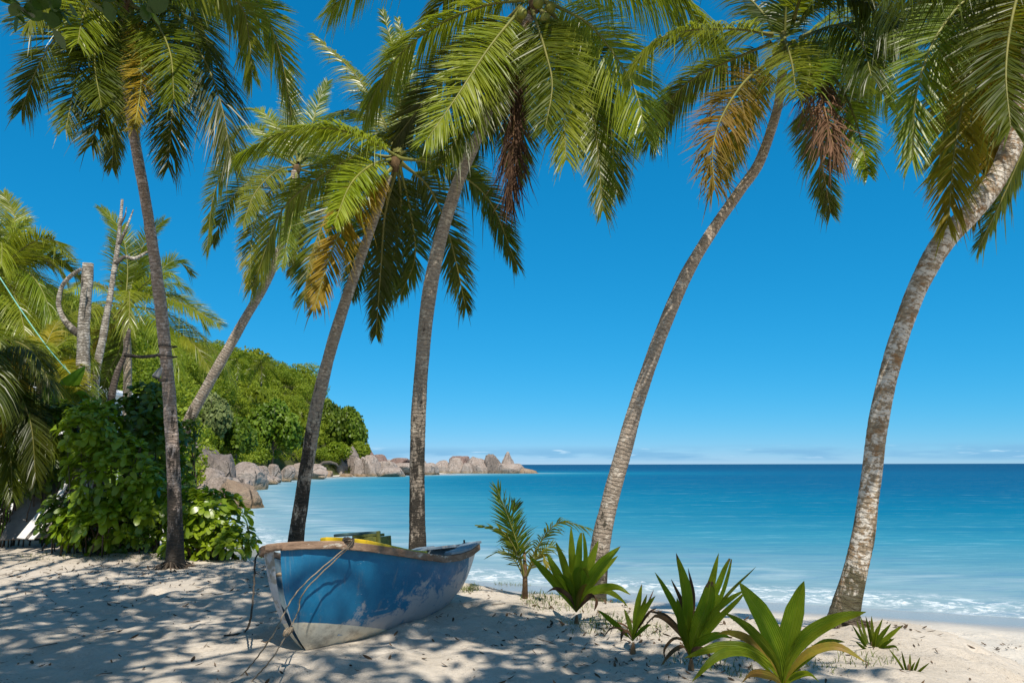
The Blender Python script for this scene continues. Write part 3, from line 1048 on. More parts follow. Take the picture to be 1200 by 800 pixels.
# second palm of the front row, trunk rising behind the boat's bow
palm('coconut palm with a blackened lower trunk rising behind the bow of the blue boat', ROW,
     [(342, 668), (349, 615), (361, 535), (373, 468), (390, 402), (409, 342), (428, 288), (443, 245), (455, 205)],
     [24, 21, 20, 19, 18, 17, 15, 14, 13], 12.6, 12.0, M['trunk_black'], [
         ('l', [(468, 185), (430, 162), (385, 150), (330, 156), (283, 180)], -1, {'droop': 0.95, 'face': 0.25, 'llen': 0.78}),
         ('l', [(462, 185), (420, 182), (375, 208), (330, 248), (297, 335)], -1, {'droop': 0.6, 'face': 0.55}),
         ('g', [(465, 190), (425, 200), (388, 245), (365, 300), (357, 350)], -1, {'face': 0.6}),
         ('o', [(462, 195), (430, 225), (395, 280), (368, 362)], -1, {'face': 0.75, 'llen': 0.65}),
         ('d', [(465, 198), (452, 250), (447, 310), (441, 392)], 1, {'face': 0.85, 'llen': 0.62, 'droop': 0.15}),
         ('d', [(468, 185), (520, 195), (572, 232), (606, 310)], 1, {'face': 0.5}),
         ('d', [(470, 190), (505, 222), (528, 280), (546, 360)], 1, {'face': 0.6}),
         ('l', [(465, 180), (445, 130), (415, 85), (368, 40)], 1, {'droop': 0.85, 'face': 0.4}),
         ('g', [(466, 180), (470, 120), (462, 60), (449, 12)], 1, {'droop': 0.4, 'face': 0.6, 'llen': 0.55}),
         ('g', [(468, 180), (480, 120), (478, 70), (467, 22)], 1, {'droop': 0.4, 'face': 0.5, 'llen': 0.5}),
         ('l', [(462, 186), (438, 192), (412, 215), (392, 262)], -1, {'face': 0.7, 'llen': 0.62}),
         ('d', [(465, 192), (448, 235), (425, 285), (412, 345)], 1, {'face': 0.8}),
         ('g', [(466, 182), (430, 140), (400, 130), (375, 150)], 1, {'droop': 0.7}),
         ('l', [(468, 182), (490, 140), (515, 118), (545, 130)], 1, {'droop': 0.6}),
         ('d', [(468, 192), (480, 240), (487, 300), (470, 345)], 1, {'face': 0.8, 'llen': 0.6}),
         ('g', [(466, 182), (510, 165), (545, 185), (565, 225)], 1, {}),
         ('d', [(466, 192), (470, 240), (462, 300), (452, 350)], 1, {'face': 0.9}),
     ], (464, 188), [('g', 75, 50, 2.6, .6)])

LS = 0.95
# tallest palm behind the middle of the boat
palm('tall coconut palm behind the middle of the blue boat with a thick mottled trunk', ROW,
     [(490, 668), (489, 600), (489, 540), (491, 480), (495, 420), (502, 355), (512, 300), (527, 245), (545, 195), (563, 155), (583, 105), (603, 60), (622, 20)],
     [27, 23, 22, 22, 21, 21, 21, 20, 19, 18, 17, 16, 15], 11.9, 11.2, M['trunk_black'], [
         ('l', [(615, 0), (565, 8), (510, 32), (462, 72), (430, 128)], 1, {'droop': 0.95, 'face': 0.3, 'llen': 0.75}),
         ('d', [(612, 8), (565, 50), (510, 105), (462, 165)], 1, {'face': 0.6}),
         ('l', [(612, 10), (575, 55), (535, 115), (500, 165)], -1, {'face': 0.75, 'llen': 0.75}),
         ('g', [(615, 12), (590, 60), (560, 120), (520, 190)], -1, {'face': 0.7}),
         ('d', [(618, 15), (597, 70), (580, 120), (552, 178)], 1, {'face': 0.7}),
         ('k', [(622, 15), (606, 80), (603, 150), (600, 238)], -1, {'face': 0.7, 'llen': 0.5, 'droop': 1.1, 'ang0': 38, 'ang1': 15, 'mess': 0.6, 'ragged': 0.2}),
         ('d', [(622, 18), (614, 80), (610, 140), (606, 205)], 1, {'face': 0.85, 'llen': 0.72, 'droop': 0.1}),
         ('l', [(640, 2), (690, 28), (728, 75), (748, 115), (757, 160)], -1, {'face': 0.85, 'droop': 0.4, 'llen': 0.8}),
         ('l', [(635, 12), (653, 55), (660, 110), (664, 188)], -1, {'face': 0.95, 'droop': 0.25, 'llen': 0.72}),
         ('y', [(640, 14), (668, 55), (682, 105), (690, 170)], 1, {'face': 0.9, 'llen': 0.7, 'droop': 0.3}),
         ('g', [(640, 15), (680, 75), (698, 150), (707, 248)], -1, {'face': 0.7, 'llen': 0.6}),
         ('d', [(642, 10), (695, 70), (715, 140), (721, 225)], 1, {'face': 0.6}),
         ('l', [(640, -5), (700, -28), (770, -10), (815, 20), (848, 60)], 1, {'droop': 1.0, 'face': 0.3}),
         ('g', [(640, -8), (690, -40), (750, -40), (800, -10)], -1, {'droop': 0.9}),
         ('d', [(615, -5), (575, -22), (535, -10), (503, 22)], 1, {'droop': 0.8}),
         ('l', [(612, -15), (540, -55), (450, -45), (388, 12)], 1, {'droop': 0.7, 'Lw': 3.4}),
         ('g', [(625, 12), (640, 60), (648, 100), (640, 150)], -1, {'face': 0.9}),
         ('d', [(622, 10), (610, 50), (585, 90), (570, 140)], 1, {'face': 0.9, 'llen': 0.8}),
     ], (628, 2), [('g', 80, 45, 3, .5), ('g', 250, 70, 3, .5), ('g', 30, 60, 3, .6), ('g', 140, 60, 3, .6), ('d', 290, 50, 2.6, .5)], nuts=6)

LS = 0.80
# palm right of centre with the swan neck and a rust brown dead frond
palm('strongly leaning coconut palm with a rust brown dead frond hanging in its head', ROW,
     [(694, 705), (702, 650), (714, 590), (731, 528), (750, 462), (775, 392), (805, 322), (840, 264), (868, 224), (890, 192), (905, 152), (914, 118), (918, 85)],
     [33, 28, 25, 24, 22, 21, 20, 19, 17, 16, 16, 15, 14], 11.1, 10.6, M['trunk'], [
         ('l', [(905, 42), (866, 35), (810, 36), (770, 48), (741, 80)], -1, {'droop': 0.8, 'face': 0.2}),
         ('g', [(905, 52), (865, 68), (815, 92), (783, 122), (764, 165)], 1, {'droop': 0.7, 'face': 0.4}),
         ('o', [(905, 72), (875, 95), (848, 135), (836, 175), (838, 222)], -1, {'face': 0.9, 'llen': 0.78, 'droop': 0.3, 'mess': 0.25, 'ragged': 0.12}),
         ('y', [(908, 72), (885, 105), (865, 150), (850, 205)], 1, {'face': 0.9, 'llen': 0.6, 'droop': 0.2}),
         ('l', [(918, 38), (922, 50), (929, 75), (934, 112)], -1, {'face': 0.95, 'llen': 0.78, 'droop': 0.25, 'Lw': 2.2}),
         ('b', [(938, 72), (958, 100), (970, 140), (980, 184)], -1, {'face': 0.9, 'llen': 0.62, 'droop': 0.8, 'ang0': 45, 'ang1': 18, 'mess': 0.6, 'ragged': 0.15}),
         ('g', [(935, 75), (950, 130), (963, 190), (974, 250)], 1, {'face': 0.95, 'llen': 0.68, 'droop': 0.1, 'bare': 0.3}),
         ('l', [(940, 65), (978, 92), (1003, 140), (1018, 205)], -1, {'face': 0.7, 'llen': 0.55, 'droop': 0.35}),
         ('l', [(940, 45), (980, 22), (1025, 30), (1070, 62)], 1, {'droop': 0.75}),
         ('g', [(940, 50), (985, 55), (1020, 80), (1042, 125)], 1, {'droop': 0.8}),
         ('g', [(940, 55), (975, 75), (1000, 100), (1008, 140)], 1, {'droop': 0.6}),
         ('d', [(910, 35), (880, 0), (845, -20), (805, -8)], 1, {'droop': 0.7}),
         ('g', [(930, 28), (945, -10), (985, -30), (1040, -15)], -1, {'droop': 0.9}),
         ('d', [(935, 30), (975, -5), (1020, 0), (1055, 45)], -1, {'droop': 1.0, 'face': 0.3}),
         ('g', [(930, 50), (945, 60), (950, 80), (945, 110)], -1, {'face': 0.8, 'Lw': 2.0}),
         ('d', [(940, 45), (985, 30), (1010, 50), (1022, 90)], -1, {'droop': 0.9, 'face': 0.4}),
     ], (920, 55), [('g', 80, 60, 3, .4), ('d', 270, 75, 2.6, .5)], nuts=9)

LS = 1.0
# nearest palm on the right
palm('nearest coconut palm at right with a white patched trunk bending out of the picture', ROW,
     [(984, 738), (997, 690), (1009, 640), (1019, 575), (1029, 500), (1040, 445), (1058, 385), (1080, 330), (1106, 285), (1140, 248), (1170, 208), (1192, 155), (1204, 100), (1212, 40), (1218, -20)],
     [38, 33, 30, 28, 27, 27, 27, 28, 31, 32, 31, 29, 28, 27, 26], 8.9, 8.3, M['trunk_white'], [
         ('g', [(1205, -40), (1140, -5), (1098, 45), (1075, 110), (1070, 188)], -1, {'face': 0.9, 'llen': 0.62, 'droop': 0.15}),
         ('y', [(1200, -45), (1168, 0), (1140, 80), (1120, 175), (1112, 265)], -1, {'face': 0.8, 'llen': 0.6, 'droop': 0.25}),
         ('g', [(1200, -45), (1160, 20), (1128, 95), (1108, 150), (1100, 205)], 1, {'face': 0.6, 'llen': 0.55}),
         ('d', [(1205, -45), (1180, 40), (1160, 110), (1150, 190)], 1, {'face': 0.7, 'llen': 0.6}),
         ('d', [(1205, -60), (1150, -45), (1090, -30), (1040, 0)], -1, {'droop': 0.9}),
         ('d', [(1205, -50), (1150, -25), (1090, -5), (1050, 40)], 1, {'droop': 0.9}),
         ('d', [(1210, -50), (1190, 10), (1180, 80), (1185, 150)], -1, {'face': 0.8}),
         ('o', [(1215, -20), (1185, 90), (1165, 170), (1140, 255)], 1, {'face': 0.5, 'llen': 0.5}),
         ('g', [(1225, -20), (1235, 80), (1190, 200), (1148, 290)], 1, {'face': 0.4, 'llen': 0.4, 'Lw': 2.8}),
         ('d', [(1208, -55), (1165, -30), (1125, 20), (1110, 80)], 1, {'face': 0.7}),
     ], (1218, -45), [('g', 0, 30, 3, .6), ('g', 45, 30, 3, .6), ('g', 90, 40, 3, .5), ('g', 320, 40, 3, .6), ('g', 270, 60, 2.6, .5), ('g', 180, 55, 3, .6), ('d', 30, 0, 2.8, .5)], flare=0.3, Lw=2.7)

# ------------------------------------------------------------------ granite boulders


def rock_mat(name, c1, c2, streak, tide):
    t = NT(name)
    oc = t.coord()
    pc = t.n('ShaderNodeNewGeometry').outputs['Position']
    sp_ = t.n('ShaderNodeSeparateXYZ'); t.l(pc, sp_.inputs[0])
    n1 = t.noise(oc, 0.55, 5, 0.65)
    c = t.mix(t.rng(n1, 0.3, 0.7), c1, c2)
    c = t.mix(t.rng(t.noise(oc, 4.5, 5, 0.75), 0.45, 0.7, 0, 0.45), c, tuple(x * 0.6 for x in c1))
    stn = t.noise(t.mapping(oc, (1.3, 1.3, 0.14)), 1.6, 5, 0.6)
    c = t.mix(t.rng(stn, 0.52, 0.66, 0, 0.75), c, streak)
    crack = t.voro(t.mapping(oc, (1, 1, 0.5)), 0.33, 'DISTANCE_TO_EDGE')
    ck = t.math('MULTIPLY', t.rng(crack, 0.0, 0.03, 1, 0), t.rng(n1, 0.45, 0.6))
    c = t.mix(t.math('MULTIPLY', ck, 0.85), c, (0.05, 0.043, 0.038))
    wl = t.rng(t.math('ADD', sp_.outputs[2], t.math('MULTIPLY', n1, 1.2)), 0.6, 1.8, 1, 0)
    c = t.mix(t.math('MULTIPLY', wl, 0.75), c, tide)
    h = t.math('ADD', t.math('ADD', t.math('MULTIPLY', t.noise(oc, 1.1, 7, 0.72), 1.6), t.math('MULTIPLY', stn, 0.8)), t.math('MULTIPLY', ck, -0.8))
    t.pbr(c, 0.85, 0.2, t.bump(h, 0.9, 0.45))
    return t.m


M['granite'] = rock_mat('granite_pink', (0.32, 0.255, 0.215), (0.44, 0.375, 0.33), (0.17, 0.14, 0.12), (0.30, 0.21, 0.10))
M['granite_grey'] = rock_mat('granite_grey', (0.19, 0.155, 0.135), (0.29, 0.245, 0.215), (0.12, 0.105, 0.095), (0.22, 0.16, 0.10))
M['granite_smooth'] = rock_mat('granite_smooth_tan', (0.29, 0.205, 0.14), (0.38, 0.29, 0.21), (0.26, 0.19, 0.14), (0.24, 0.15, 0.07))
M['granite_red'] = rock_mat('granite_reddish', (0.24, 0.155, 0.13), (0.33, 0.24, 0.21), (0.13, 0.09, 0.08), (0.22, 0.16, 0.10))
_ico = {}


def ico(sub):
    if sub not in _ico:
        import bmesh
        bm = bmesh.new()
        bmesh.ops.create_icosphere(bm, subdivisions=sub, radius=1)
        V = np.array([v.co[:] for v in bm.verts]); F = np.array([[v.index for v in f.verts] for f in bm.faces])
        bm.free()
        _ico[sub] = (V, F)
    return _ico[sub]


def boulder(label, cx, base, w, h, D, mat='granite', depth=1.0, seed=0, rough=0.28, point=0.0, tilt=0.0, flat=0.0, grooves=0.0, group=None, sink=0.42, sub=5):
    """w,h in photo pixels of the visible block"""
    b = P(cx, base, D)
    k = D / FPX
    W_, H_ = w * k, h * k
    V, F = ico(sub)
    V = V.copy()
    n = np.array([mnoise.fractal(Vector(v * 1.25 + seed * 7.31), 0.9, 2.1, 4) for v in V])
    n2 = np.array([abs(mnoise.noise(Vector(v * 0.9 - seed * 3.7))) for v in V])
    n3 = np.array([mnoise.fractal(Vector(v * 4.5 + seed * 1.9), 0.8, 2.0, 3) for v in V])
    V = V * (1 + rough * n + 0.35 * rough * n2)[:, None]
    V = np.sign(V) * np.abs(V) ** 0.82
    # flat split faces
    prng = np.random.default_rng(seed + 100)
    for _ in range(9):
        q = nz(prng.normal(size=3) * np.array([1, 1, 0.7]))
        lim = prng.uniform(0.62, 0.92)
        dq = V @ q
        V = V - np.outer(np.maximum(dq - lim, 0) * 0.85, q)
    if point:
        V[:, :2] *= (1 - point * np.clip(V[:, 2] + 0.2, 0, 1.2))[:, None]
    if flat:
        V[:, 2] = np.where(V[:, 2] > 1 - flat, 1 - flat + (V[:, 2] - 1 + flat) * 0.25, V[:, 2])
    if grooves:
        gx = np.sin((V[:, 0] * 4.2 + n * 1.5) * math.pi)
        V *= (1 - grooves * np.clip(gx - 0.72, 0, 1))[:, None]
    V = V * (1 + 0.045 * n3)[:, None]
    lo, hi = V.min(0), V.max(0)
    V[:, 0] = ((V[:, 0] - lo[0]) / (hi[0] - lo[0]) - 0.5) * W_
    V[:, 1] = ((V[:, 1] - lo[1]) / (hi[1] - lo[1]) - 0.5) * W_ * depth
    V[:, 2] = (V[:, 2] - lo[2]) / (hi[2] - lo[2])
    V[:, 2] = (V[:, 2] - sink) / (1 - sink) * H_
    if tilt:
        V[:, 2] += V[:, 0] * tilt
    o = mesh_obj('boulder', V, F, M[mat])
    o.location = b
    tag(o, label, 'boulder', group)
    return o


GL = 'granite boulders of the left shore'
GH = 'granite boulders of the headland'
GI = 'granite rocks of the small islet'
boulder('large dark grey boulder with a sloping back above the left shore, nearest the trees', 226, 550, 66, 34, 88, 'granite_grey', 1.1, 1, 0.2, tilt=-0.32, group=GL)
boulder('large grooved grey boulder bulging over the pink slab on the left shore', 253, 562, 52, 33, 85, 'granite_grey', 0.9, 2, 0.22, grooves=0.10, tilt=-0.18, group=GL)
boulder('broad pinkish slab under the grey boulders, behind the bright green bush', 234, 584, 62, 36, 76, 'granite', 0.9, 3, 0.18, group=GL)
boulder('rounded pink boulder poking over the bright bush, left of the smooth tan rock', 256, 588, 34, 30, 70, 'granite', 0.9, 4, 0.15, group=GL)
boulder('low smooth tan rock sloping into the water like a whale back', 278, 593, 62, 29, 60, 'granite_smooth', 0.8, 5, 0.1, tilt=-0.30, group=GL)
boulder('low flat shelf of rock at the water below the grooved grey boulder', 272, 569, 44, 10, 84, 'granite', 1.0, 6, 0.18, flat=0.4, group=GL)
boulder('pale pink sloping boulder right of the grooved grey boulder', 288, 567, 44, 26, 102, 'granite', 1.0, 7, 0.22, tilt=-0.25, group=GL)
for i, (lab, cx, b, w, h, D) in enumerate([
        ('small pale shore stone under the dark trees, leftmost of the row', 305, 559, 20, 14, 135), ('rounded pale shore stone below the tall dark shore tree', 320, 558, 19, 15, 140),
        ('low stone at the tide line with an orange brown wet foot', 312, 563, 34, 7, 130), ('squat pink shore stone left of the second palm trunk', 336, 557, 20, 12, 150),
        ('pale shore stone just behind the second palm trunk', 352, 556, 24, 15, 165), ('low pink stone right beside the second palm trunk', 370, 557, 20, 14, 185)]):
    boulder(lab, cx, b, w, h, D, 'granite', 1.0, 20 + i, 0.3, group=GL, sub=4)
for i, (lab, cx, b, w, h, D, m_, kw) in enumerate([
        ('thin upright pale rock spire at the foot of the headland trees', 389, 556, 12, 26, 222, 'granite', dict(point=0.5, depth=1.2)),
        ('leaning pale slab between the rock spire and the big rounded boulder', 397, 557, 22, 22, 218, 'granite', dict(tilt=-0.4)),
        ('tallest rounded grey pink boulder of the headland, right of the spire', 411, 557, 28, 34, 222, 'granite_grey', dict(grooves=0.06)),
        ('pointed wedge boulder leaning against the tallest headland boulder', 421, 557, 14, 22, 217, 'granite', dict(point=0.15)),
        ('broad streaked boulder in the middle of the headland', 434, 557, 24, 24, 218, 'granite', dict(grooves=0.08)),
        ('dark reddish peaked rock on the skyline above the headland', 431, 545, 26, 23, 232, 'granite_red', dict(point=0.55)),
        ('reddish rock step right of the peaked skyline rock', 444, 545, 22, 13, 234, 'granite_red', dict(flat=0.3)),
        ('pale square block behind the flat topped headland rock', 452, 552, 28, 12, 230, 'granite', dict(flat=0.3)),
        ('flat topped pale rock standing in the water at the headland foot', 459, 560, 36, 13, 212, 'granite', dict(flat=0.3, grooves=0.05)),
        ('low pale ridge of rock left of the tallest palm trunk', 475, 551, 30, 9, 236, 'granite', dict(flat=0.3)),
        ('low reddish rock cap on the ridge left of the tallest palm trunk', 470, 543, 24, 7, 240, 'granite_red', dict(flat=0.2)),
        ('last low rock of the headland, showing right of the tallest palm trunk', 503, 553, 24, 11, 245, 'granite', {}),
        ('small rounded stone in the wash below the spire', 382, 559, 16, 9, 205, 'granite_smooth', {}),
        ('small wet stone in the wash below the tallest headland boulder', 405, 560, 20, 6, 210, 'granite_smooth', {}),
        ('small brown wet stone at the foot of the wedge boulder', 424, 560, 18, 5, 212, 'granite_smooth', {})]):
    boulder(lab, cx, b, w, h, D, m_, seed=40 + i, group=GH, sub=4, rough=0.25, **kw)
for i, (lab, cx, b, w, h, D, m_, kw) in enumerate([
        ('pale rounded rock at the left end of the islet', 520, 555, 20, 16, 288, 'granite', {}),
        ('streaked pale islet rock second from the left', 534, 555, 24, 19, 287, 'granite', dict(grooves=0.08)),
        ('dark reddish cap rock on the skyline of the islet', 538, 544, 24, 10, 292, 'granite_red', dict(flat=0.2)),
        ('low pale rock in front of the middle of the islet', 547, 556, 18, 14, 285, 'granite', {}),
        ('broad rounded rock in the middle of the islet', 560, 556, 28, 21, 288, 'granite', dict(grooves=0.06)),
        ('tall grey rounded islet rock left of the cone', 578, 555, 22, 23, 289, 'granite_grey', {}),
        ('low wide base rock under the cone of the islet', 596, 556, 40, 13, 287, 'granite', dict(flat=0.3)),
        ('pale cone shaped rock perched on top of the islet', 595, 545, 16, 16, 287, 'granite', dict(point=0.45)),
        ('low tapering tongue of rock at the right end of the islet', 614, 556, 40, 8, 288, 'granite_smooth', dict(tilt=-0.18))]):
    boulder(lab, cx, b, w, h, D, m_, seed=70 + i, group=GI, sub=4, rough=0.22, **kw)

for i, (lab, cx, b, w, h, D, m_) in enumerate([
        ('long low ledge of pale granite joining the headland boulders behind the driftwood', 398, 556, 66, 15, 236, 'granite'),
        ('long low ledge of granite running behind the flat topped headland rock', 462, 554, 78, 16, 246, 'granite'),
        ('long low ledge of pale stones behind the second palm trunk', 345, 555, 80, 11, 178, 'granite'),
        ('long low ledge under the middle rocks of the islet', 556, 556, 76, 11, 292, 'granite_grey')]):
    boulder(lab, cx, b, w, h, D, m_, 0.35, 90 + i, 0.35, flat=0.2, grooves=0.06, group=GH if i < 2 else (GL if i == 2 else GI))

# bleached driftwood arch on the rocks
mb = MB()
mb.tube([P(372, 552, 190), P(374, 545, 190), P(379, 541.5, 190), P(387, 541, 190.5), P(394, 543, 191), P(397, 547, 191)], [0.35, 0.4, 0.4, 0.4, 0.32, 0.2], 8)
tag(mb.build('driftwood_log', M['deadwood']), 'bleached white driftwood branch arching over the headland stones', 'driftwood')

# ------------------------------------------------------------------ trees of the shore and hill
tr_rng = np.random.default_rng(77)


def leafy_tree(label, px, base_py, top_py, wpx, D, mat, leaf, n, group, lumps=22, trunk_r=0.22, squash=0.95):
    k = D / FPX
    b = P(px, base_py, D)
    Hh = (base_py - top_py) * k
    r = wpx * k / 2
    root = empty('broadleaf_tree', b, label, 'tree', group)
    mb = MB()
    top = b + Vector((0, 0, Hh * 0.62))
    mb.tube([b + Vector((0, 0, -1)), b + Vector((0.1, 0, Hh * 0.25)), top], [trunk_r * 1.4, trunk_r, trunk_r * 0.6], 8)
    for j in range(5):
        a = j * 1.26
        mb.tube([b + Vector((0.05, 0, Hh * (0.28 + 0.06 * j))), b + Vector((math.cos(a) * r * 0.35, math.sin(a) * r * 0.35, Hh * (0.46 + 0.05 * j))), b + Vector((math.cos(a) * r * 0.7, math.sin(a) * r * 0.7, Hh * (0.58 + 0.06 * j)))],
                [trunk_r * 0.55, trunk_r * 0.35, trunk_r * 0.12], 6)
    mb.build('trunk', M['bark'], root)
    c = np.array(b) + np.array([0, 0, Hh * 0.50])
    V, F = crown_quads(c, 1.0, n, leaf / max(r, 0.1), tr_rng, 1.0, lumps)
    V = (V - c) * np.array([r, r, Hh * 0.54]) + c
    mesh_obj('crown', V, F, M[mat], root, False)
    return root


GT = 'broadleaf trees along the granite shore'
leafy_tree('tall dark green tree with a dense crown standing behind the small shore stones', 318, 553, 462, 74, 165, 'tree_green', 0.62, 9000, GT)
leafy_tree('pale grey green tree with a feathery crown above the big grey boulder', 245, 530, 452, 60, 125, 'tree_grey', 0.5, 6500, GT)
leafy_tree('dark low tree just above the grooved boulder on the left shore', 275, 545, 480, 52, 130, 'tree_green', 0.5, 6000, GT)
leafy_tree('light green rounded tree left of the second palm trunk', 350, 550, 470, 50, 195, 'wood_green', 0.75, 6000, GT)
leafy_tree('dark tree on the outer end of the headland with a ragged skyline crown', 402, 548, 470, 58, 232, 'tree_green', 0.7, 11000, GT)
leafy_tree('dark slim tree just right of the second palm trunk on the headland', 378, 550, 460, 56, 228, 'tree_green', 0.7, 11000, GT)
leafy_tree('low bright shrub tree on the headland boulders below the dark trees', 396, 548, 514, 40, 216, 'wood_green', 0.6, 3500, GT)
leafy_tree('small outermost shrub tree leaning over the tallest headland boulder', 420, 545, 512, 28, 226, 'wood_green', 0.6, 3500, GT)
leafy_tree('mid green tree behind the big grey boulder and left of the far palm trunk', 222, 530, 462, 50, 140, 'tree_green', 0.6, 5500, GT)
leafy_tree('yellow green tree on the slope between the two dark shore trees', 296, 545, 448, 44, 185, 'wood_green', 0.7, 5500, GT)

# a thin palm and a bare sapling standing up from the hill's skyline
def far_palm(label, px, py, base, D, r, group):
    b = P(px, base, D)
    root = empty('hill_palm', b, label, 'palm', group)
    c = P(px, py, D)
    mb = MB(); mb.tube([b, (b + c) / 2 + Vector((0.2, 0, 0)), c], [0.2, 0.16, 0.13], 6)
    mb.build('trunk', M['bark'], root)
    Vs = []; Fs = []; o = 0
    for j in range(13):
        a = j * 2.4; e = R(55 - 9 * j)
        pts = [np.array(c) + np.array([math.cos(a) * math.cos(e) * r * t, math.sin(a) * math.cos(e) * r * t, r * (t * math.sin(e) - 0.5 * t * t)]) for t in np.linspace(0, 1, 5)]
        V, F, _ = frond_geo(pts, fr_rng, n=24, llen=r * 0.3, lw=0.06, ribr=0.06)
        Vs.append(V); Fs.append(F + o); o += len(V)
    mesh_obj('crown', np.vstack(Vs), np.vstack(Fs), M['frond'], root, False)


far_palm('tiny palm standing out on the skyline of the wooded hill', 306, 425, 452, 175, 4.2, 'small palms on the hill')
far_palm('tiny drooping palm at the wood edge right of the far leaning trunk', 278, 421, 445, 160, 3.8, 'small palms on the hill')

# ------------------------------------------------------------------ palms and dead trees behind the bushes on the left


def back_palm(label, px, D, spec, Lf, seed, mats='lgl', trunk_w=13, tm='trunk', extra=(), llen=0.72, n=95):
    rng = np.random.default_rng(seed)
    b = P(*px[0], D)
    bz = 1.5
    root = empty('coconut_palm', (b.x, b.y, bz), label, 'palm', 'palms behind the bushes on the left')
    b2 = MB()
    pts = [Vector((b.x, b.y, bz))] + [P(x, y, D) for x, y in px[1:]]
    c, L = spline(pts, 70)
    b2.tube([Vector(p) for p in c], list(cr_scalar([trunk_w * 1.2, trunk_w, trunk_w * 0.8], 70) / 2 / FPX * D), 12, 0, True, 0.08)
    b2.build('trunk', M[tm], root, True, 'along')
    top = Vector(c[-1])
    crown_heart(root, top, 0.15)
    for i, (az, el, g) in enumerate(spec):
        auto_frond(root, mats[i % len(mats)], top + Vector((0, 0, 0.1)), R(az), R(el), Lf * rng.uniform(0.9, 1.1), g, rng, n=n, llen=llen, droop=0.55, face=0.25)
    for kind, p, sg in extra:
        px_frond(root, kind, p, D, sg, Lw=Lf * 0.9, llen=llen)
    for k in range(4):
        coconut(root, top + Vector((math.cos(k * 1.7) * 0.25, math.sin(k * 1.7) * 0.25, -0.25)))
    return root


back_palm('bushy light green palm with its head cut by the left edge of the picture', [(-20, 520), (-16, 420), (-8, 318)], 20,
          [(80, 70, .4), (10, 40, .7), (-20, 15, .8), (-50, 45, .8), (-80, 20, .8), (40, 55, .6), (-100, 60, .7), (0, -5, .7), (60, 20, .7), (-35, -15, .6), (130, 50, .6), (100, 60, .5), (-65, 68, .5), (20, 72, .45)],
          3.0, 5, 'llg', extra=[('l', [(-8, 315), (10, 285), (18, 255), (5, 225)], 1), ('l', [(-5, 318), (35, 285), (62, 280), (80, 300)], -1), ('l', [(-5, 325), (25, 345), (40, 385), (40, 425)], -1), ('g', [(-5, 318), (40, 300), (75, 305), (100, 330)], 1)])
back_palm('palm with arching light green fronds standing right behind the dead trunks', [(152, 520), (150, 440), (147, 362)], 23,
          [(80, 68, .35), (0, 35, .75), (15, 5, .7), (180, 50, .6), (165, 20, .75), (-60, 30, .8), (-110, 35, .8), (110, 60, .4), (40, 50, .5), (200, 0, .6), (-30, 0, .7), (-90, 5, .6), (-10, 55, .6), (150, 70, .3)],
          3.4, 6, 'lgl', 10, extra=[('l', [(150, 360), (175, 345), (215, 355), (258, 380)], -1), ('l', [(150, 368), (190, 378), (225, 400), (245, 430)], -1), ('g', [(147, 358), (150, 310), (142, 270), (120, 243)], 1), ('g', [(150, 358), (160, 310), (175, 275), (192, 258)], 1),
                                    ('g', [(152, 360), (180, 325), (205, 305), (225, 318)], 1), ('l', [(145, 365), (110, 370), (75, 385), (50, 410)], 1), ('y', [(148, 372), (115, 395), (85, 430), (62, 475)], -1), ('d', [(148, 370), (140, 410), (125, 440), (118, 480)], 1)])
back_palm('low young palm with splayed fan like fronds left of the dead trunks', [(52, 530), (50, 470), (45, 432)], 18,
          [(0, 45, .7), (40, 60, .5), (90, 70, .4), (170, 50, .7), (-60, 45, .8), (-120, 40, .8), (-20, 20, .8), (200, 15, .7), (130, 55, .5)],
          2.3, 8, 'gly', 14, extra=[('y', [(60, 420), (40, 430), (22, 450), (12, 490)], -1), ('y', [(48, 430), (70, 425), (85, 440), (95, 470)], -1)], llen=0.6)
back_palm('dark drooping palm at the far left edge over the leaning boards', [(-45, 560), (-40, 480), (-30, 415)], 15.5,
          [(-10, 30, .8), (-40, 20, .9), (20, 15, .9), (-70, 25, .9), (60, 40, .7), (0, -15, .7), (-30, 50, .9)],
          2.3, 9, 'd', 16, extra=[('d', [(-30, 415), (0, 420), (18, 460), (20, 520)], -1), ('o', [(-30, 410), (-8, 400), (8, 440), (12, 500)], -1), ('d', [(-30, 420), (10, 440), (35, 490), (42, 560)], -1), ('d', [(-30, 425), (-5, 450), (10, 510), (15, 580)], -1)], llen=0.6)


def dead_tree(label, paths, D, branches=(), mat='deadwood'):
    b = paths[0][0]
    p0 = P(*b, D)
    root = empty('dead_tree', (p0.x, p0.y, 1.4), label, 'dead tree', 'bare dead trees above the bushes')
    for nm, pl in [('trunk', paths)] + [('branch', br) for br in branches]:
        px, ws, dz = pl
        if nm == 'trunk':
            px = [(px[0][0], px[0][1])] + list(px[1:])
        pts = [P(x, y, D + dz * i / max(1, len(px) - 1)) for i, (x, y) in enumerate(px)]
        if nm == 'trunk':
            pts[0].z = 1.4
        c, L = spline(pts, 60)
        mb = MB()
        mb.tube([Vector(p) for p in c], list(cr_scalar(ws, 60) / 2 / FPX * D), 12, 0, True, 0.25)
        mb.build(nm, M[mat], root, True, 'along')
    return root


def dt(label, D, trunk, branches, mat='deadwood'):
    return dead_tree(label, trunk, D, branches, mat)


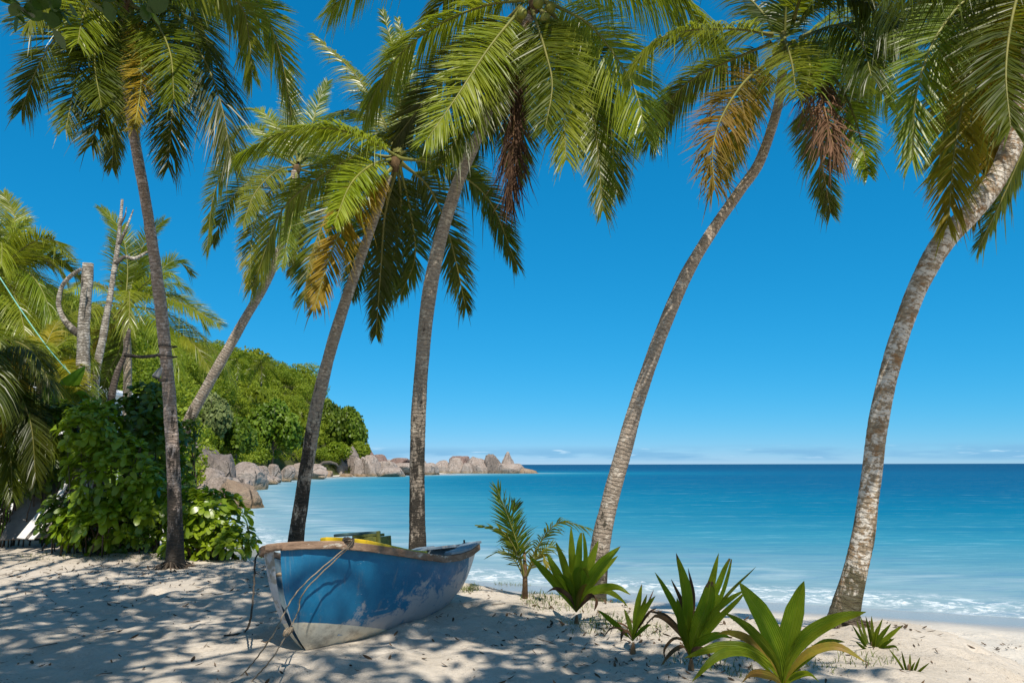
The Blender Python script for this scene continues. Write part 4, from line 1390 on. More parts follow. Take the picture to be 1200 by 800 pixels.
dt('thick broken dead trunk with a looping side branch, leftmost of the bare stumps', 17.5,
   ([(97, 560), (97, 470), (98, 400), (101, 350), (104, 308)], [20, 18, 16, 14, 12], 0.0),
   [([(96, 392), (86, 385), (75, 372), (69, 355), (73, 335), (84, 322), (96, 314)], [9, 8, 6, 5.5, 5, 5, 4], -0.3),
    ([(94, 386), (98, 375), (99, 355), (102, 335)], [6, 4, 4, 3], -0.25)])
dt('tall thin dead trunk leaning right with broken twigs near its tip', 18.2,
   ([(106, 570), (112, 450), (122, 390), (132, 330), (139, 285), (144, 233)], [13, 11, 9, 8, 6, 3], 0.3),
   [([(136, 308), (146, 300), (158, 302), (174, 294)], [5, 4.5, 4, 2.5], 0.4), ([(140, 285), (147, 270), (152, 258), (157, 245)], [4, 3, 2.5, 1.2], 0.2), ([(142, 262), (147, 252), (149, 242)], [2.5, 1.5, 1], 0.1)])
dt('dark slanting dead stump leaning right, beside the upright palm trunk', 16.8,
   ([(112, 560), (132, 460), (146, 415), (152, 385)], [13, 11, 8, 4], 0.2),
   [([(146, 415), (165, 417), (180, 416), (191, 413)], [5, 4, 4, 3], 0.2)], 'deadwood_dark')

# banana like leaves between the back palms
root = empty('banana_plant', P(62, 520, 17) * 1.0, 'broad leaved banana plant in front of the white house, with glossy bright leaves', 'plant')


def blade(parent, pts, width, mat, face=0.6, fold=0.35, pleat=0.012, prof=None, name='leaf', na=11, nl=18, axis_pt=None, tears=(), rng=None):
    c, L = spline(pts, nl)
    T = nz(np.gradient(c, axis=0))
    A = c[-1] - c[0]; A[2] = 0
    A = nz(A + 1e-6)
    S0 = np.cross(A, [0, 0, 1.0])
    V = nz(c[nl // 2] - np.array([0, 0, ZC]))
    Sv = nz(np.cross(T[nl // 2], V))
    if Sv @ S0 < 0:
        Sv = -Sv
    Sx = nz(S0 * (1 - face) + Sv * face)
    side = nz(Sx[None] - (T @ Sx)[:, None] * T)
    N = np.cross(side, T)
    if N[:, 2].mean() < 0:
        N = -N
    t = np.linspace(0, 1, nl)
    if prof is None:
        wp = np.interp(t, [0, 0.08, 0.25, 0.45, 0.7, 0.88, 0.96, 1], [0.12, 0.18, 0.55, 0.9, 0.82, 0.44, 0.2, 0.02])
    else:
        wp = np.interp(t, *prof)
    u = np.linspace(-1, 1, na)
    Vv = np.zeros((nl, na, 3))
    for j, uu in enumerate(u):
        hw = width / 2 * wp
        zz = np.abs(uu) * hw * math.sin(fold) + pleat * (hw / (width / 2)) * (1 if j % 2 else -1)
        Vv[:, j] = c + side * (uu * hw * math.cos(fold))[:, None] + N * zz[:, None]
    # slight waviness
    for i in range(nl):
        for j in range(na):
            v = Vv[i, j]
            Vv[i, j] = v + N[i] * 0.012 * mnoise.noise(Vector(v * 7)) * (width / 0.12) ** 0.5
    i = np.arange(nl - 1)[:, None] * na
    j = np.arange(na - 1)[None]
    F = np.stack([i + j, i + j + 1, i + na + j + 1, i + na + j], -1).reshape(-1, 4)
    if tears:
        # split tips: slits run in along the pleats
        keepf = np.ones(len(F), bool)
        for cidx in tears:
            for ii in range(int(nl * 0.66), nl - 1):
                keepf[ii * (na - 1) + cidx] = False
        F = F[keepf]
    return mesh_obj(name, Vv.reshape(-1, 3), F, mat, parent, True, None,
                    {'across': np.tile(u, nl) * np.repeat(wp, na), 'lengthways': np.repeat(t, na)})


def px_blade(parent, px, D, dz, wpx, mat, **kw):
    k = len(px)
    pts = [P(x, y, D + dz * (i / (k - 1))) for i, (x, y) in enumerate(px)]
    return blade(parent, pts, wpx / FPX * D, mat, **kw)


for px_, dz, w_, in [([(62, 500), (70, 470), (82, 450), (100, 428)], -0.3, 24), ([(60, 500), (58, 465), (60, 440), (56, 420)], 0.2, 18), ([(62, 505), (78, 480), (100, 462), (112, 470)], -0.4, 20),
                     ([(60, 505), (48, 480), (35, 470), (22, 478)], -0.2, 18), ([(62, 500), (64, 470), (74, 440), (76, 425)], 0.3, 16)]:
    px_blade(root, px_, 17, dz, w_, M['banana'], face=0.7, fold=0.25, pleat=0.006)
b = root.location.copy()
mb = MB(); mb.tube([(b.x, b.y, 1.4), tuple(P(61, 500, 17)), tuple(P(62, 480, 17))], [0.09, 0.07, 0.04], 10)
mb.build('stem', M['banana'], root)

# white house glimpsed behind the palms
hp = P(40, 520, 34)
root = empty('house', (hp.x, hp.y, 1.4), 'low white house glimpsed behind the palms and bushes at the left', 'house')
k = 34 / FPX
x0, x1 = P(-130, 455, 34).x, P(104, 455, 34).x
zt = P(0, 458, 34).z
mb = MB(); mb.box((x0, 34, 1.0), (x1 - x0, 0, 0), (0, 6, 0), (0, 0, zt - 1.0))
mb.build('wall', M['wall_white'], root, False)
mb = MB()
zr = P(0, 450, 34).z
e = 0.5
mb.add([(x0 - e, 34 - e, zt + .003), (x1 + e, 34 - e, zt + .003), (x1 + e, 40 + e, zt + .003), (x0 - e, 40 + e, zt + .003),
        (x0 - e, 34 - e, zt + .12), (x1 + e, 34 - e, zt + .12), (x1 + e, 40 + e, zt + .12), (x0 - e, 40 + e, zt + .12), (x0 + 2.5, 37, zt + 0.9), (x1 - 2.5, 37, zt + 0.9)],
       [(0, 3, 2, 1), (0, 1, 5, 4), (1, 2, 6, 5), (2, 3, 7, 6), (3, 0, 4, 7), (4, 5, 9, 8), (5, 6, 9), (6, 7, 8, 9), (7, 4, 8)])
mb.build('roof', M['roof'], root, False)
for wx in (0.62, 0.8):
    mb = MB(); xa = x0 + (x1 - x0) * wx
    mb.box((xa, 33.95, zt - 1.6), (0.9, 0, 0), (0, 0.045, 0), (0, 0, 1.1))
    mb.build('window', M['lampglass'], root, False)

# turquoise cord slanting across the palms on the left
mb = MB()
mb.tube(list(map(Vector, spline([P(-14, 302, 16.5), P(3, 328, 16.5), P(25, 362, 16.6), P(48, 395, 16.7), P(66, 418, 16.8), P(96, 452, 17.3)], 30)[0])), 0.012, 6)
tag(mb.build('cord', M['cord']), 'thin turquoise cord slanting down in front of the palms at far left', 'cord')

# lamp strapped to the upright palm
lp = P(188, 437, 12.55)
root = empty('tree_lamp', lp, 'small grey cone shaped lamp strapped to the upright palm trunk', 'lamp')
mb = MB(); mb.tube([lp + Vector((0.02, 0, 0.11)), lp + Vector((0, -0.01, 0.07)), lp + Vector((-0.045, -0.03, -0.035)), lp + Vector((-0.055, -0.035, -0.06))], [0.015, 0.035, 0.06, 0.064], 14)
mb.build('lamp_shade', M['lamp'], root)
mb = MB(); mb.tube([lp + Vector((-0.06, -0.037, -0.062)), lp + Vector((-0.066, -0.04, -0.078))], [0.05, 0.042], 14)
mb.build('lens', M['lampglass'], root)
mb = MB(); mb.box(lp + Vector((-0.02, -0.03, -0.13)), (0.13, 0, 0), (0, 0.09, 0), (0, 0, 0.055))
bevel(mb.build('bracket', M['darkrope'], root, False), 0.01)
for z_ in (417, 405):
    a = P(197, z_, 12.65)
    mb = MB()
    mb.tube([a + Vector((0.142 * math.cos(q), 0.142 * math.sin(q), 0.01 * math.sin(q * 2))) for q in np.linspace(0, 2 * math.pi, 25)], 0.011, 6, 0, False)
    tag(mb.build('rope_band', M['darkrope']), 'dark rope wound round the upright palm trunk, ' + ('the band nearer the lamp' if z_ == 417 else 'the upper of the two bands'), 'rope')

# ------------------------------------------------------------------ bushes on the left
bs_rng = np.random.default_rng(41)
OBO = [(0, 0.10), (0.3, 0.24), (0.62, 0.47), (0.86, 0.42), (1.0, 0.10)]


def bush(name, label, cat, lobes, n_ros, leaf, mat, group, seed, per=11, stems=26, ground_z=1.5, lw=0.23):
    """lobes: (px, py, D, rx, ry, rz in m); rosettes of spoon shaped leaves over the lobes"""
    rng = np.random.default_rng(seed)
    cs = [np.array(P(a, b_, D)) for a, b_, D, *_ in lobes]
    rs = [np.array(l[3:6]) for l in lobes]
    vol = np.array([r[0] * r[1] * 1.0 + r[0] * r[2] for r in rs]); vol /= vol.sum()
    root = empty(name, (cs[0][0], cs[0][1], ground_z), label, cat, group)
    ros = []; out = []
    while len(ros) < n_ros:
        i = rng.choice(len(cs), p=vol)
        d = nz(rng.normal(size=3) + np.array([0, -0.35, 0.35]))
        q = rng.uniform(0.45, 1.04) ** 0.55
        p = cs[i] + d * rs[i] * q
        if p[2] < ground_z + 0.05:
            continue
        ros.append(p); out.append(nz(d + np.array([0, 0, 0.7]) + rng.normal(size=3) * 0.25))
    ros = np.array(ros); out = np.array(out)
    n = len(ros)
    pos = np.repeat(ros, per, 0); ax = np.repeat(out, per, 0)
    h = nz(np.cross(ax, rng.normal(size=ax.shape)))
    up = np.tile(np.linspace(0.05, 1.3, per), n) + rng.normal(size=n * per) * 0.12
    d = nz(h + ax * up[:, None])
    L = leaf * rng.uniform(0.6, 1.2, n * per) * np.tile(np.linspace(1.05, 0.6, per), n)
    w = nz(np.cross(d, ax + rng.normal(size=ax.shape) * 0.3))
    V, F = strips(pos + ax * np.tile(np.linspace(-0.05, 0.03, per), n)[:, None] * leaf * 3, d, w, OBO, -ax * 0.28 + np.array([0, 0, -0.12]), L, L * lw * 2 * rng.uniform(0.85, 1.1, n * per))
    mesh_obj('foliage', V, F, M[mat], root, True)
    mb = MB()
    for k_ in range(stems):
        j = rng.integers(0, n)
        p = Vector(ros[j])
        bx = Vector((p.x * 0.6 + cs[0][0] * 0.4 + rng.normal() * 0.15, p.y * 0.6 + cs[0][1] * 0.4, ground_z - 0.1))
        mb.tube([bx, (bx + p) / 2 + Vector((rng.normal() * 0.08, rng.normal() * 0.08, 0.15)), p], [0.018, 0.013, 0.006], 5)
    mb.build('stems', M['twig'], root)
    return root


GB = 'leafy beach bushes on the left'
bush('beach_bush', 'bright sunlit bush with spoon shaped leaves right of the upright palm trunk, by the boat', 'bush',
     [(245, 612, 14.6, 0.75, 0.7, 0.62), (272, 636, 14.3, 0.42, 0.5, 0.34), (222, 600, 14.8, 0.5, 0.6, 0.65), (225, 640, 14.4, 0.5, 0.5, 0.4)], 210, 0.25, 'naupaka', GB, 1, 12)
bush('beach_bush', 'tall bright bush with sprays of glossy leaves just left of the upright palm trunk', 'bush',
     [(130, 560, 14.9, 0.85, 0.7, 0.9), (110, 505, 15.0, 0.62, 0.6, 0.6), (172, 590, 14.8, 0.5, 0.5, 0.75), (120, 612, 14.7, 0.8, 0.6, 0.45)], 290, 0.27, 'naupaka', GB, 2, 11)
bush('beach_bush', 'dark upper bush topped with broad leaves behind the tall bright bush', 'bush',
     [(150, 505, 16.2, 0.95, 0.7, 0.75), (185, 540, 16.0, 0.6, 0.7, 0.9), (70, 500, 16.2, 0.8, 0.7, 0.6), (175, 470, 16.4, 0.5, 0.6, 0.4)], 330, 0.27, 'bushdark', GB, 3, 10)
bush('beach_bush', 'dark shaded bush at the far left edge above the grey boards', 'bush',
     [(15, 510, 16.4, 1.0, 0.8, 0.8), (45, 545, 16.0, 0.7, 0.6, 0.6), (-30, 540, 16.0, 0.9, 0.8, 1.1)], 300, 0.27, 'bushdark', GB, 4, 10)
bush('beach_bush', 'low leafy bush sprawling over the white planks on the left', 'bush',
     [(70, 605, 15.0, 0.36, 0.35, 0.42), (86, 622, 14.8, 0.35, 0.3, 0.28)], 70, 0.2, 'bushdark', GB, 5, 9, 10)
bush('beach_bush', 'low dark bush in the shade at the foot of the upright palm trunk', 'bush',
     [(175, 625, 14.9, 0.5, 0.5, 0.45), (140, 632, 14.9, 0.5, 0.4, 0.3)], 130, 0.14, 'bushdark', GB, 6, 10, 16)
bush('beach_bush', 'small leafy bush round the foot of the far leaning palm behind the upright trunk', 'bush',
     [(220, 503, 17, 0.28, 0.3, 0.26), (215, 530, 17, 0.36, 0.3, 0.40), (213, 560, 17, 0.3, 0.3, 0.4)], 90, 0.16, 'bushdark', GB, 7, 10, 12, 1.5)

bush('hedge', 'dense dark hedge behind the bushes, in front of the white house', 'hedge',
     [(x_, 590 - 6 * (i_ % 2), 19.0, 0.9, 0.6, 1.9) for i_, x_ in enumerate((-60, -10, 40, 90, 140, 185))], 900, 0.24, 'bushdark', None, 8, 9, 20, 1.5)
# boards leaning at the left under the bushes
q = [P(0, 632, 15.6), P(66, 628, 15.6), P(82, 560, 16.6), P(36, 556, 16.6)]
nrm = (q[1] - q[0]).cross(q[3] - q[0]).normalized() * 0.03
mb = MB(); mb.add([v for v in q] + [v + nrm for v in q], [(0, 1, 2, 3), (7, 6, 5, 4), (0, 4, 5, 1), (1, 5, 6, 2), (2, 6, 7, 3), (3, 7, 4, 0)])
tag(mb.build('board', M['sheet_grey'], None, False), 'large dark grey weathered board leaning in the shade at far left', 'board')
for lab, a, b_, wd in [('longer white plank leaning under the leaves beside the grey board', (24, 629), (58, 588), 0.16), ('shorter white plank lying right of the longer leaning plank', (36, 630), (64, 600), 0.10),
                       ('white plank end poking out of the leaves higher up the bush', (67, 584), (78, 561), 0.13)]:
    A_ = P(*a, 15.0); B_ = P(*b_, 15.7)
    d = (B_ - A_); sdir = d.cross(Vector((0, -1, 0.2))).normalized(); nn = d.cross(sdir).normalized()
    mb = MB(); mb.box(A_ - sdir * wd / 2, d, sdir * wd, nn * 0.028)
    tag(bevel(mb.build('plank', M['plank_white'], None, False), 0.006), lab, 'plank', 'white planks under the bushes')

# ------------------------------------------------------------------ the boat
BOW = G(327, 771)
BL = 3.05
AL = R(64)
HEEL = R(7.5)                       # leaning away from the viewer
boat = empty('rowing_boat', (BOW.x, BOW.y, BOW.z - 0.03), 'old blue and white wooden rowing boat pulled up on the sand, with yellow plank inside', 'boat')
boat.rotation_euler = (HEEL * -1.0, R(2.6), AL)


def bb(t):          # half breadth at the gunwale
    return float(np.interp(t, [0, .03, .08, .15, .25, .4, .55, .7, .85, 1.0], [0.04, 0.25, 0.40, 0.50, 0.58, 0.64, 0.64, 0.60, 0.52, 0.42]))


def zg(t):          # sheer
    return float(np.interp(t, [0, .1, .2, .35, .5, .62, .75, .88, 1.0], [1.0, 0.965, 0.915, 0.835, 0.765, 0.725, 0.725, 0.755, 0.82]))


def zk(t):          # keel line
    return float(np.interp(t, [0, .1, .3, .5, .7, .85, 1.0], [0.0, 0.0, 0.0, 0.015, 0.05, 0.12, 0.24]))


def hull_pt(t, u, side, inset=0.0):
    """t along, u 0 keel..1 gunwale"""
    p = 0.47 - 0.12 * min(1, t / 0.4)
    b = (bb(t) - inset) * (u ** p)
    z = zk(t) + inset + (zg(t) - zk(t) - inset) * u
    rake = (0.04 * (1 - u) + 0.34 * (1 - u) ** 3.2) * (1 - t) ** 6
    x = t * BL + rake - 0.16 * (1 - u) * max(0, (t - 0.8) / 0.2)
    return (x, side * max(b, 0.0), z)


def local_mesh(name, V, F, mats, smooth=True, mi=None, parent=None):
    o = mesh_obj(name, V, F, mats, None, smooth, mi)
    o.parent = parent or boat
    return o


t = NT('boat_paint')
oc = t.coord()
sp_ = t.n('ShaderNodeSeparateXYZ'); t.l(oc, sp_.inputs[0])
n1 = t.noise(oc, 2.2, 6, 0.7)
n2 = t.noise(oc, 16, 5, 0.7)
blue = t.mix(t.rng(n1, 0.35, 0.65), (0.004, 0.118, 0.250), (0.009, 0.165, 0.325))
blue = t.mix(t.rng(n2, 0.5, 0.8, 0, 0.35), blue, (0.05, 0.24, 0.36))
# chalky bare patches low on the side, thicker aft
sw = t.noise(t.mapping(oc, (1.0, 1.0, 1.6)), 2.6, 7, 0.72, 0.6)
low = t.rng(t.math('ADD', sp_.outputs[2], t.math('MULTIPLY', sp_.outputs[0], -0.13)), 0.0, 0.5, 0.20, -0.10, False)
worn = t.rng(t.math('ADD', t.math('ADD', sw, low), t.math('ADD', t.math('MULTIPLY', t.math('SUBTRACT', n2, 0.5), 0.25), t.math('MULTIPLY', sp_.outputs[0], 0.022))), 0.58, 0.70)
blue = t.mix(t.math('MULTIPLY', worn, 0.85), blue, t.mix(n2, (0.33, 0.32, 0.33), (0.50, 0.49, 0.49)))
white = t.mix(t.rng(n1, 0.35, 0.65), (0.66, 0.58, 0.43), (0.78, 0.72, 0.58))
white = t.mix(t.rng(t.noise(oc, 3.4, 6, 0.75), 0.5, 0.68, 0, 0.75), white, (0.34, 0.29, 0.22))
white = t.mix(t.rng(n2, 0.55, 0.8, 0, 0.5), white, (0.42, 0.37, 0.29))
line = t.rng(t.math('ADD', t.math('ADD', sp_.outputs[2], t.math('MULTIPLY', sp_.outputs[0], 0.20)), t.math('MULTIPLY', t.noise(oc, 25, 3), 0.008)), 0.330, 0.335)
# the far bow panel and the quarter are painted white
c = t.mix(line, white, blue)
quarter = t.rng(t.math('ADD', sp_.outputs[0], t.math('MULTIPLY', sp_.outputs[2], 0.55)), BL * 1.02, BL * 1.025)
c = t.mix(quarter, c, t.mix(t.rng(n2, 0.4, 0.7), (0.70, 0.70, 0.70), (0.45, 0.46, 0.47)))
far_side = t.rng(sp_.outputs[1], -0.034, -0.029)
pw = t.mix(t.rng(sw, 0.5, 0.58), (0.50, 0.52, 0.55), (0.30, 0.27, 0.22))
c = t.mix(far_side, c, t.mix(line, white, pw))
drip = t.rng(t.noise(t.mapping(oc, (9, 9, 0.5)), 1.0, 5, 0.75), 0.56, 0.72, 0, 0.35)
c = t.mix(drip, c, (0.22, 0.22, 0.20))
scr = t.rng(t.noise(t.mapping(oc, (0.7, 0.7, 3)), 9, 5, 0.8), 0.66, 0.70, 0, 0.6)
c = t.mix(scr, c, (0.5, 0.5, 0.5))
t.pbr(c, t.rng(n2, 0.3, 0.7, 0.42, 0.65), 0.4, t.bump(t.math('ADD', n2, t.math('MULTIPLY', worn, -0.5)), 0.35, 0.006))
M['boat'] = t.m
M['boat_in'] = simple_mat('boat_inside_paint', (0.10, 0.16, 0.20), (0.22, 0.26, 0.28), 0.7, 4, 0.3, 0.01, 0.3)
M['gunwale'] = simple_mat('gunwale_wood', (0.16, 0.10, 0.065), (0.33, 0.22, 0.15), 0.8, 5, 0.6, 0.01, 0.2, (1, 1, 3), (0.50, 0.44, 0.36), 0.57)
M['deckblue'] = simple_mat('deck_blue_grey', (0.13, 0.19, 0.25), (0.24, 0.30, 0.35), 0.6, 6, 0.3, 0.008, 0.3, (1, 1, 1), (0.42, 0.42, 0.41), 0.58)
M['yellow'] = simple_mat('yellow_paint', (0.62, 0.40, 0.010), (0.75, 0.52, 0.02), 0.5, 4, 0.2, 0.006, 0.35, (1, 1, 1), (0.30, 0.22, 0.05), 0.62)
M['olive'] = simple_mat('olive_paint', (0.13, 0.14, 0.03), (0.22, 0.22, 0.05), 0.6, 6, 0.25, 0.006, 0.3, (1, 1, 1), (0.05, 0.05, 0.03), 0.6)
M['teal'] = simple_mat('teal_paint', (0.06, 0.12, 0.12), (0.12, 0.19, 0.18), 0.6, 6)
M['black'] = simple_mat('black_rubber', (0.012, 0.012, 0.012), (0.03, 0.03, 0.03), 0.6, 10)

ts = np.r_[np.linspace(0, 0.12, 9)[:-1], np.linspace(0.12, 1, 27)]
us = np.r_[0, 0.02, 0.05, 0.1, np.linspace(0.16, 1, 15)]
for nm, inset, mat in (('hull', 0.0, 'boat'), ('inner_lining', 0.028, 'boat_in')):
    V = []; F = []
    nu = 2 * len(us) - 1
    for tt in ts:
        if inset:
            tt = 0.03 + 0.965 * tt
        for sd_ in (-1, 1):
            for u in (us[::-1] if sd_ < 0 else us[1:]):
                V.append(hull_pt(tt, u, sd_, inset))
    for i in range(len(ts) - 1):
        for j in range(nu - 1):
            q = (i * nu + j, (i + 1) * nu + j, (i + 1) * nu + j + 1, i * nu + j + 1)
            F.append(q if not inset else q[::-1])
    local_mesh(nm, V, F, M[mat])
# transom
V = [hull_pt(0.999, u, -1) for u in us[::-1]] + [hull_pt(0.999, u, 1) for u in us[1:]]
V2 = [(v[0] - 0.05, v[1] * 0.96, v[2]) for v in V]
n_ = len(V)
local_mesh('transom', V + V2, [tuple(range(n_)), tuple(range(2 * n_ - 1, n_ - 1, -1))] + [(n_ - 1, 0, n_, 2 * n_ - 1)] , M['boat_in'], False)
# gunwale: a worn timber on each side
for sd_ in (-1, 1):
    V = []; F = []
    tg = np.linspace(0.0, 1.0, 40)
    for tt in tg:
        x, y, z = hull_pt(tt, 1.0, sd_)
        dx = BL * 0.02
        x2, y2, _ = hull_pt(min(1, tt + 0.02), 1, sd_); x1, y1, _ = hull_pt(max(0, tt - 0.02), 1, sd_)
        tv = Vector((x2 - x1, y2 - y1, 0)).normalized()
        nv = Vector((tv.y, -tv.x, 0)) * (1 if sd_ < 0 else -1)
        if nv.y * sd_ < 0:
            nv = -nv
        if tt < 0.06:
            nv = (nv * (tt / 0.06) + Vector((-0.8, 0.6 * sd_, 0)) * (1 - tt / 0.06)).normalized()
        wv = 0.012 * mnoise.noise(Vector((x * 5, y * 5, sd_)))
        zz = z + 0.004 * mnoise.noise(Vector((x * 9, 3, sd_)))
        for o_, dz in ((0.034 + wv, -0.062), (0.034 + wv, 0.012), (-0.045, 0.012), (-0.045, -0.05)):
            V.append((x + nv.x * o_, y + nv.y * o_, zz + dz))
    for i in range(len(tg) - 1):
        for j in range(4):
            F.append((i * 4 + j, i * 4 + (j + 1) % 4, (i + 1) * 4 + (j + 1) % 4, (i + 1) * 4 + j))
    F += [(0, 3, 2, 1), tuple(len(V) - 4 + j for j in range(4))]
    bevel(local_mesh('gunwale', V, F, M['gunwale'], False), 0.008)
mb = MB(); mb.box((-0.075, -0.085, 0.942), (0.12, 0, 0), (0, 0.17, 0), (0, 0, 0.068))
bevel(local_mesh('stem_head', mb.V, mb.F, M['gunwale'], False), 0.02, 3)
# wide grey plank on the near quarter and across the stern
for sd_ in (-1, 1):
    V = []; F = []
    tg = np.linspace(0.66, 1.012, 16)
    for i, tt in enumerate(tg):
        x, y, z = hull_pt(min(tt, 1), 1, sd_)
        x = tt * BL
        wd = 0.05 + 0.15 * min(1, i / 5)
        for o_, dz in ((0.042, 0.016), (0.042, 0.046), (-wd, 0.046), (-wd, 0.016)):
            V.append((x, y + sd_ * o_, z + dz))
    for i in range(len(tg) - 1):
        for j in range(4):
            F.append((i * 4 + j, i * 4 + (j + 1) % 4, (i + 1) * 4 + (j + 1) % 4, (i + 1) * 4 + j))
    F += [(0, 3, 2, 1), tuple(len(V) - 4 + j for j in range(4))]
    bevel(local_mesh('side_deck', V, F, M['deckblue'], False), 0.006)
mb = MB(); mb.box((BL - 0.17, -0.2, 0.815), (0.17, 0, 0), (0, 0.4, 0), (0, 0, 0.036))
bevel(local_mesh('stern_plank', mb.V, mb.F, M['deckblue'], False), 0.006)
mb = MB(); mb.tube([(BL - 0.06, -0.27, 0.85), (BL - 0.06, -0.27, 0.895)], 0.012, 8)
local_mesh('rowlock_pin', mb.V, mb.F, M['black'])
for tt, w_ in ((0.455, 0.24), (0.60, 0.24), (0.84, 0.24)):
    b_ = bb(tt) * 0.86 - 0.04
    mb = MB(); mb.box((tt * BL, -b_, zg(tt) - 0.17), (w_, 0, 0), (0, 2 * b_, 0), (0, 0, 0.03))
    bevel(local_mesh('thwart', mb.V, mb.F, M['deckblue'], False), 0.006)
mb = MB(); mb.box((0.55, -0.22, 0.12), (BL - 1.0, 0, 0), (0, 0.44, 0), (0, 0, 0.02))
local_mesh('floor_board', mb.V, mb.F, M['deckblue'], False)
mb = MB(); mb.tube([(0.035, -0.035, 0.73), (0.02, 0.0, 0.735), (0.035, 0.035, 0.73)], 0.016, 8)
local_mesh('painter_eye', mb.V, mb.F, M['rope'])

from mathutils import Matrix
bpy.context.view_layer.update()
BMX = Matrix.LocRotScale(boat.location, boat.rotation_euler, None)


def bw(x, y, z):
    return BMX @ Vector((x, y, z))


def inboat(name, V, F, mat, label, cat, w=0.008):
    o = mesh_obj(name, [tuple(BMX @ Vector(v)) for v in V], F, M[mat], None, False)
    tag(o, label, cat)
    return bevel(o, w)


# yellow plank lying along the near side inside the boat
V = []; F = []
for i, q in enumerate(np.linspace(0, 1, 14)):
    x = 0.30 + 1.52 * q
    tt = x / BL
    y = -(bb(tt) - 0.10 - 0.06 * q)
    z = zg(tt) + 0.048 + 0.020 * q + 0.012 * math.sin(q * 6)
    w_ = 0.16 * min(1, 0.5 + q * 4)
    V += [(x, y, z - 0.07), (x, y, z + 0.012), (x, y + w_, z + 0.012), (x, y + w_, z - 0.07)]
for i in range(13):
    F += [(i * 4 + j, i * 4 + (j + 1) % 4, (i + 1) * 4 + (j + 1) % 4, (i + 1) * 4 + j) for j in range(4)]
F += [(0, 3, 2, 1), (52, 53, 54, 55)]
inboat('plank', V, F, 'yellow', 'bright yellow painted plank lying along the inside of the blue boat', 'plank', 0.012)
# dark teal board lying across towards the far side, olive crate, little post
mb = MB(); mb.box((1.22, 0.175, zg(0.455) - 0.138 + 0.402), (0.60, -0.04, 0.0), (0.02, 0.17, 0.0), (0, 0, 0.03))
inboat('board', mb.V, mb.F, 'teal', 'thin dark teal board lying behind the yellow plank in the boat', 'board')
mb = MB()
x0_, y0_, z0_ = 1.40, -0.06, zg(0.455) - 0.138
ch = 0.36
mb.box((x0_, y0_, z0_), (0.30, 0, 0), (0, 0.03, 0), (0, 0, ch)); mb.box((x0_, y0_ + 0.21, z0_), (0.30, 0, 0), (0, 0.03, 0), (0, 0, ch))
mb.box((x0_ - 0.03, y0_ - 0.003, z0_), (0.03, 0, 0), (0, 0.246, 0), (0, 0, ch + 0.005)); mb.box((x0_ + 0.30, y0_ - 0.003, z0_), (0.03, 0, 0), (0, 0.246, 0), (0, 0, ch + 0.005))
mb.box((x0_ - 0.02, y0_ + 0.031, z0_ + 0.003), (0.33, 0, 0), (0, 0.178, 0), (0, 0, 0.02))
mb.box((x0_ - 0.04, y0_ + 0.09, z0_ + ch + 0.008), (0.38, 0, 0), (0, 0.16, 0), (0, 0, 0.03))
mb.box((x0_ + 0.05, y0_ - 0.036, z0_ + 0.02), (0.035, 0, 0), (0, 0.031, 0), (0, 0, ch + 0.04))
inboat('crate', mb.V, mb.F, 'olive', 'open olive green wooden crate standing in the boat behind the yellow plank', 'crate', 0.005)
mb = MB()
mb.tube([bw(0.40, -0.50, 0.955) + Vector((0.045 * math.cos(q), 0.045 * math.sin(q), 0.012 * math.sin(q * 3) + q * 0.003)) for q in np.linspace(0, 12, 50)], 0.011, 6)
tag(mb.build('rope_coil', M['darkrope']), 'small coil of dark rope on the gunwale beside the yellow plank', 'rope')


def rope(label, pts, r=0.009, mat='rope', sag=0.0, knot=None):
    c, L = spline(pts, 60)
    mb = MB()
    mb.tube([Vector(p) + Vector((0.003 * math.sin(i * 1.9), 0.003 * math.cos(i * 2.3), 0)) for i, p in enumerate(c)], r, 6)
    if knot is not None:
        kk = Vector(c[int(59 * knot)])
        for q in range(4):
            a = rnd.uniform(0, 6)
            mb.tube([kk + Vector((0.03 * math.cos(a + j), 0.022 * math.sin(a + j * 1.3), 0.028 * math.sin(j * 1.7 + a))) for j in np.linspace(0, 4, 14)], 0.009, 6)
    return tag(mb.build('rope', M[mat]), label, 'rope')


def gs(px, py, dz=0.012):
    g = G(px, py)
    return g + Vector((0, 0, dz))


g1 = bw(0.33, -0.58, 0.92); gi = bw(0.36, -0.50, 0.97)
rope('thin pale rope running from the boat gunwale straight down to the sand at left', [gi, g1 + Vector((-0.005, -0.025, 0.02)), P(350, 690, (g1.y + 6.35) / 2 + 0.1), P(318, 745, 6.2), gs(285, 790), gs(262, 806), gs(245, 815)], 0.0058)
rope('knotted pale rope hanging from the boat gunwale down its bow to the sand', [gi + Vector((0.02, 0, 0)), g1 + Vector((0.015, -0.025, 0.02)), P(358, 690, g1.y - 0.10), P(348, 718, g1.y - 0.15), P(322, 765, 6.0), gs(296, 800), gs(285, 815)], 0.0058, 'rope', knot=0.52)
g2 = bw(0.42, 0.58, 0.84)
rope('dark rope hanging from the far side of the bow down to the sand', [P(304, 646, g2.y), P(299, 655, g2.y - 0.1), P(297, 690, 7.4), P(293, 725, 7.2), gs(287, 740), gs(276, 744), gs(262, 746)], 0.009, 'darkrope')

# ------------------------------------------------------------------ sprouts along the dune edge


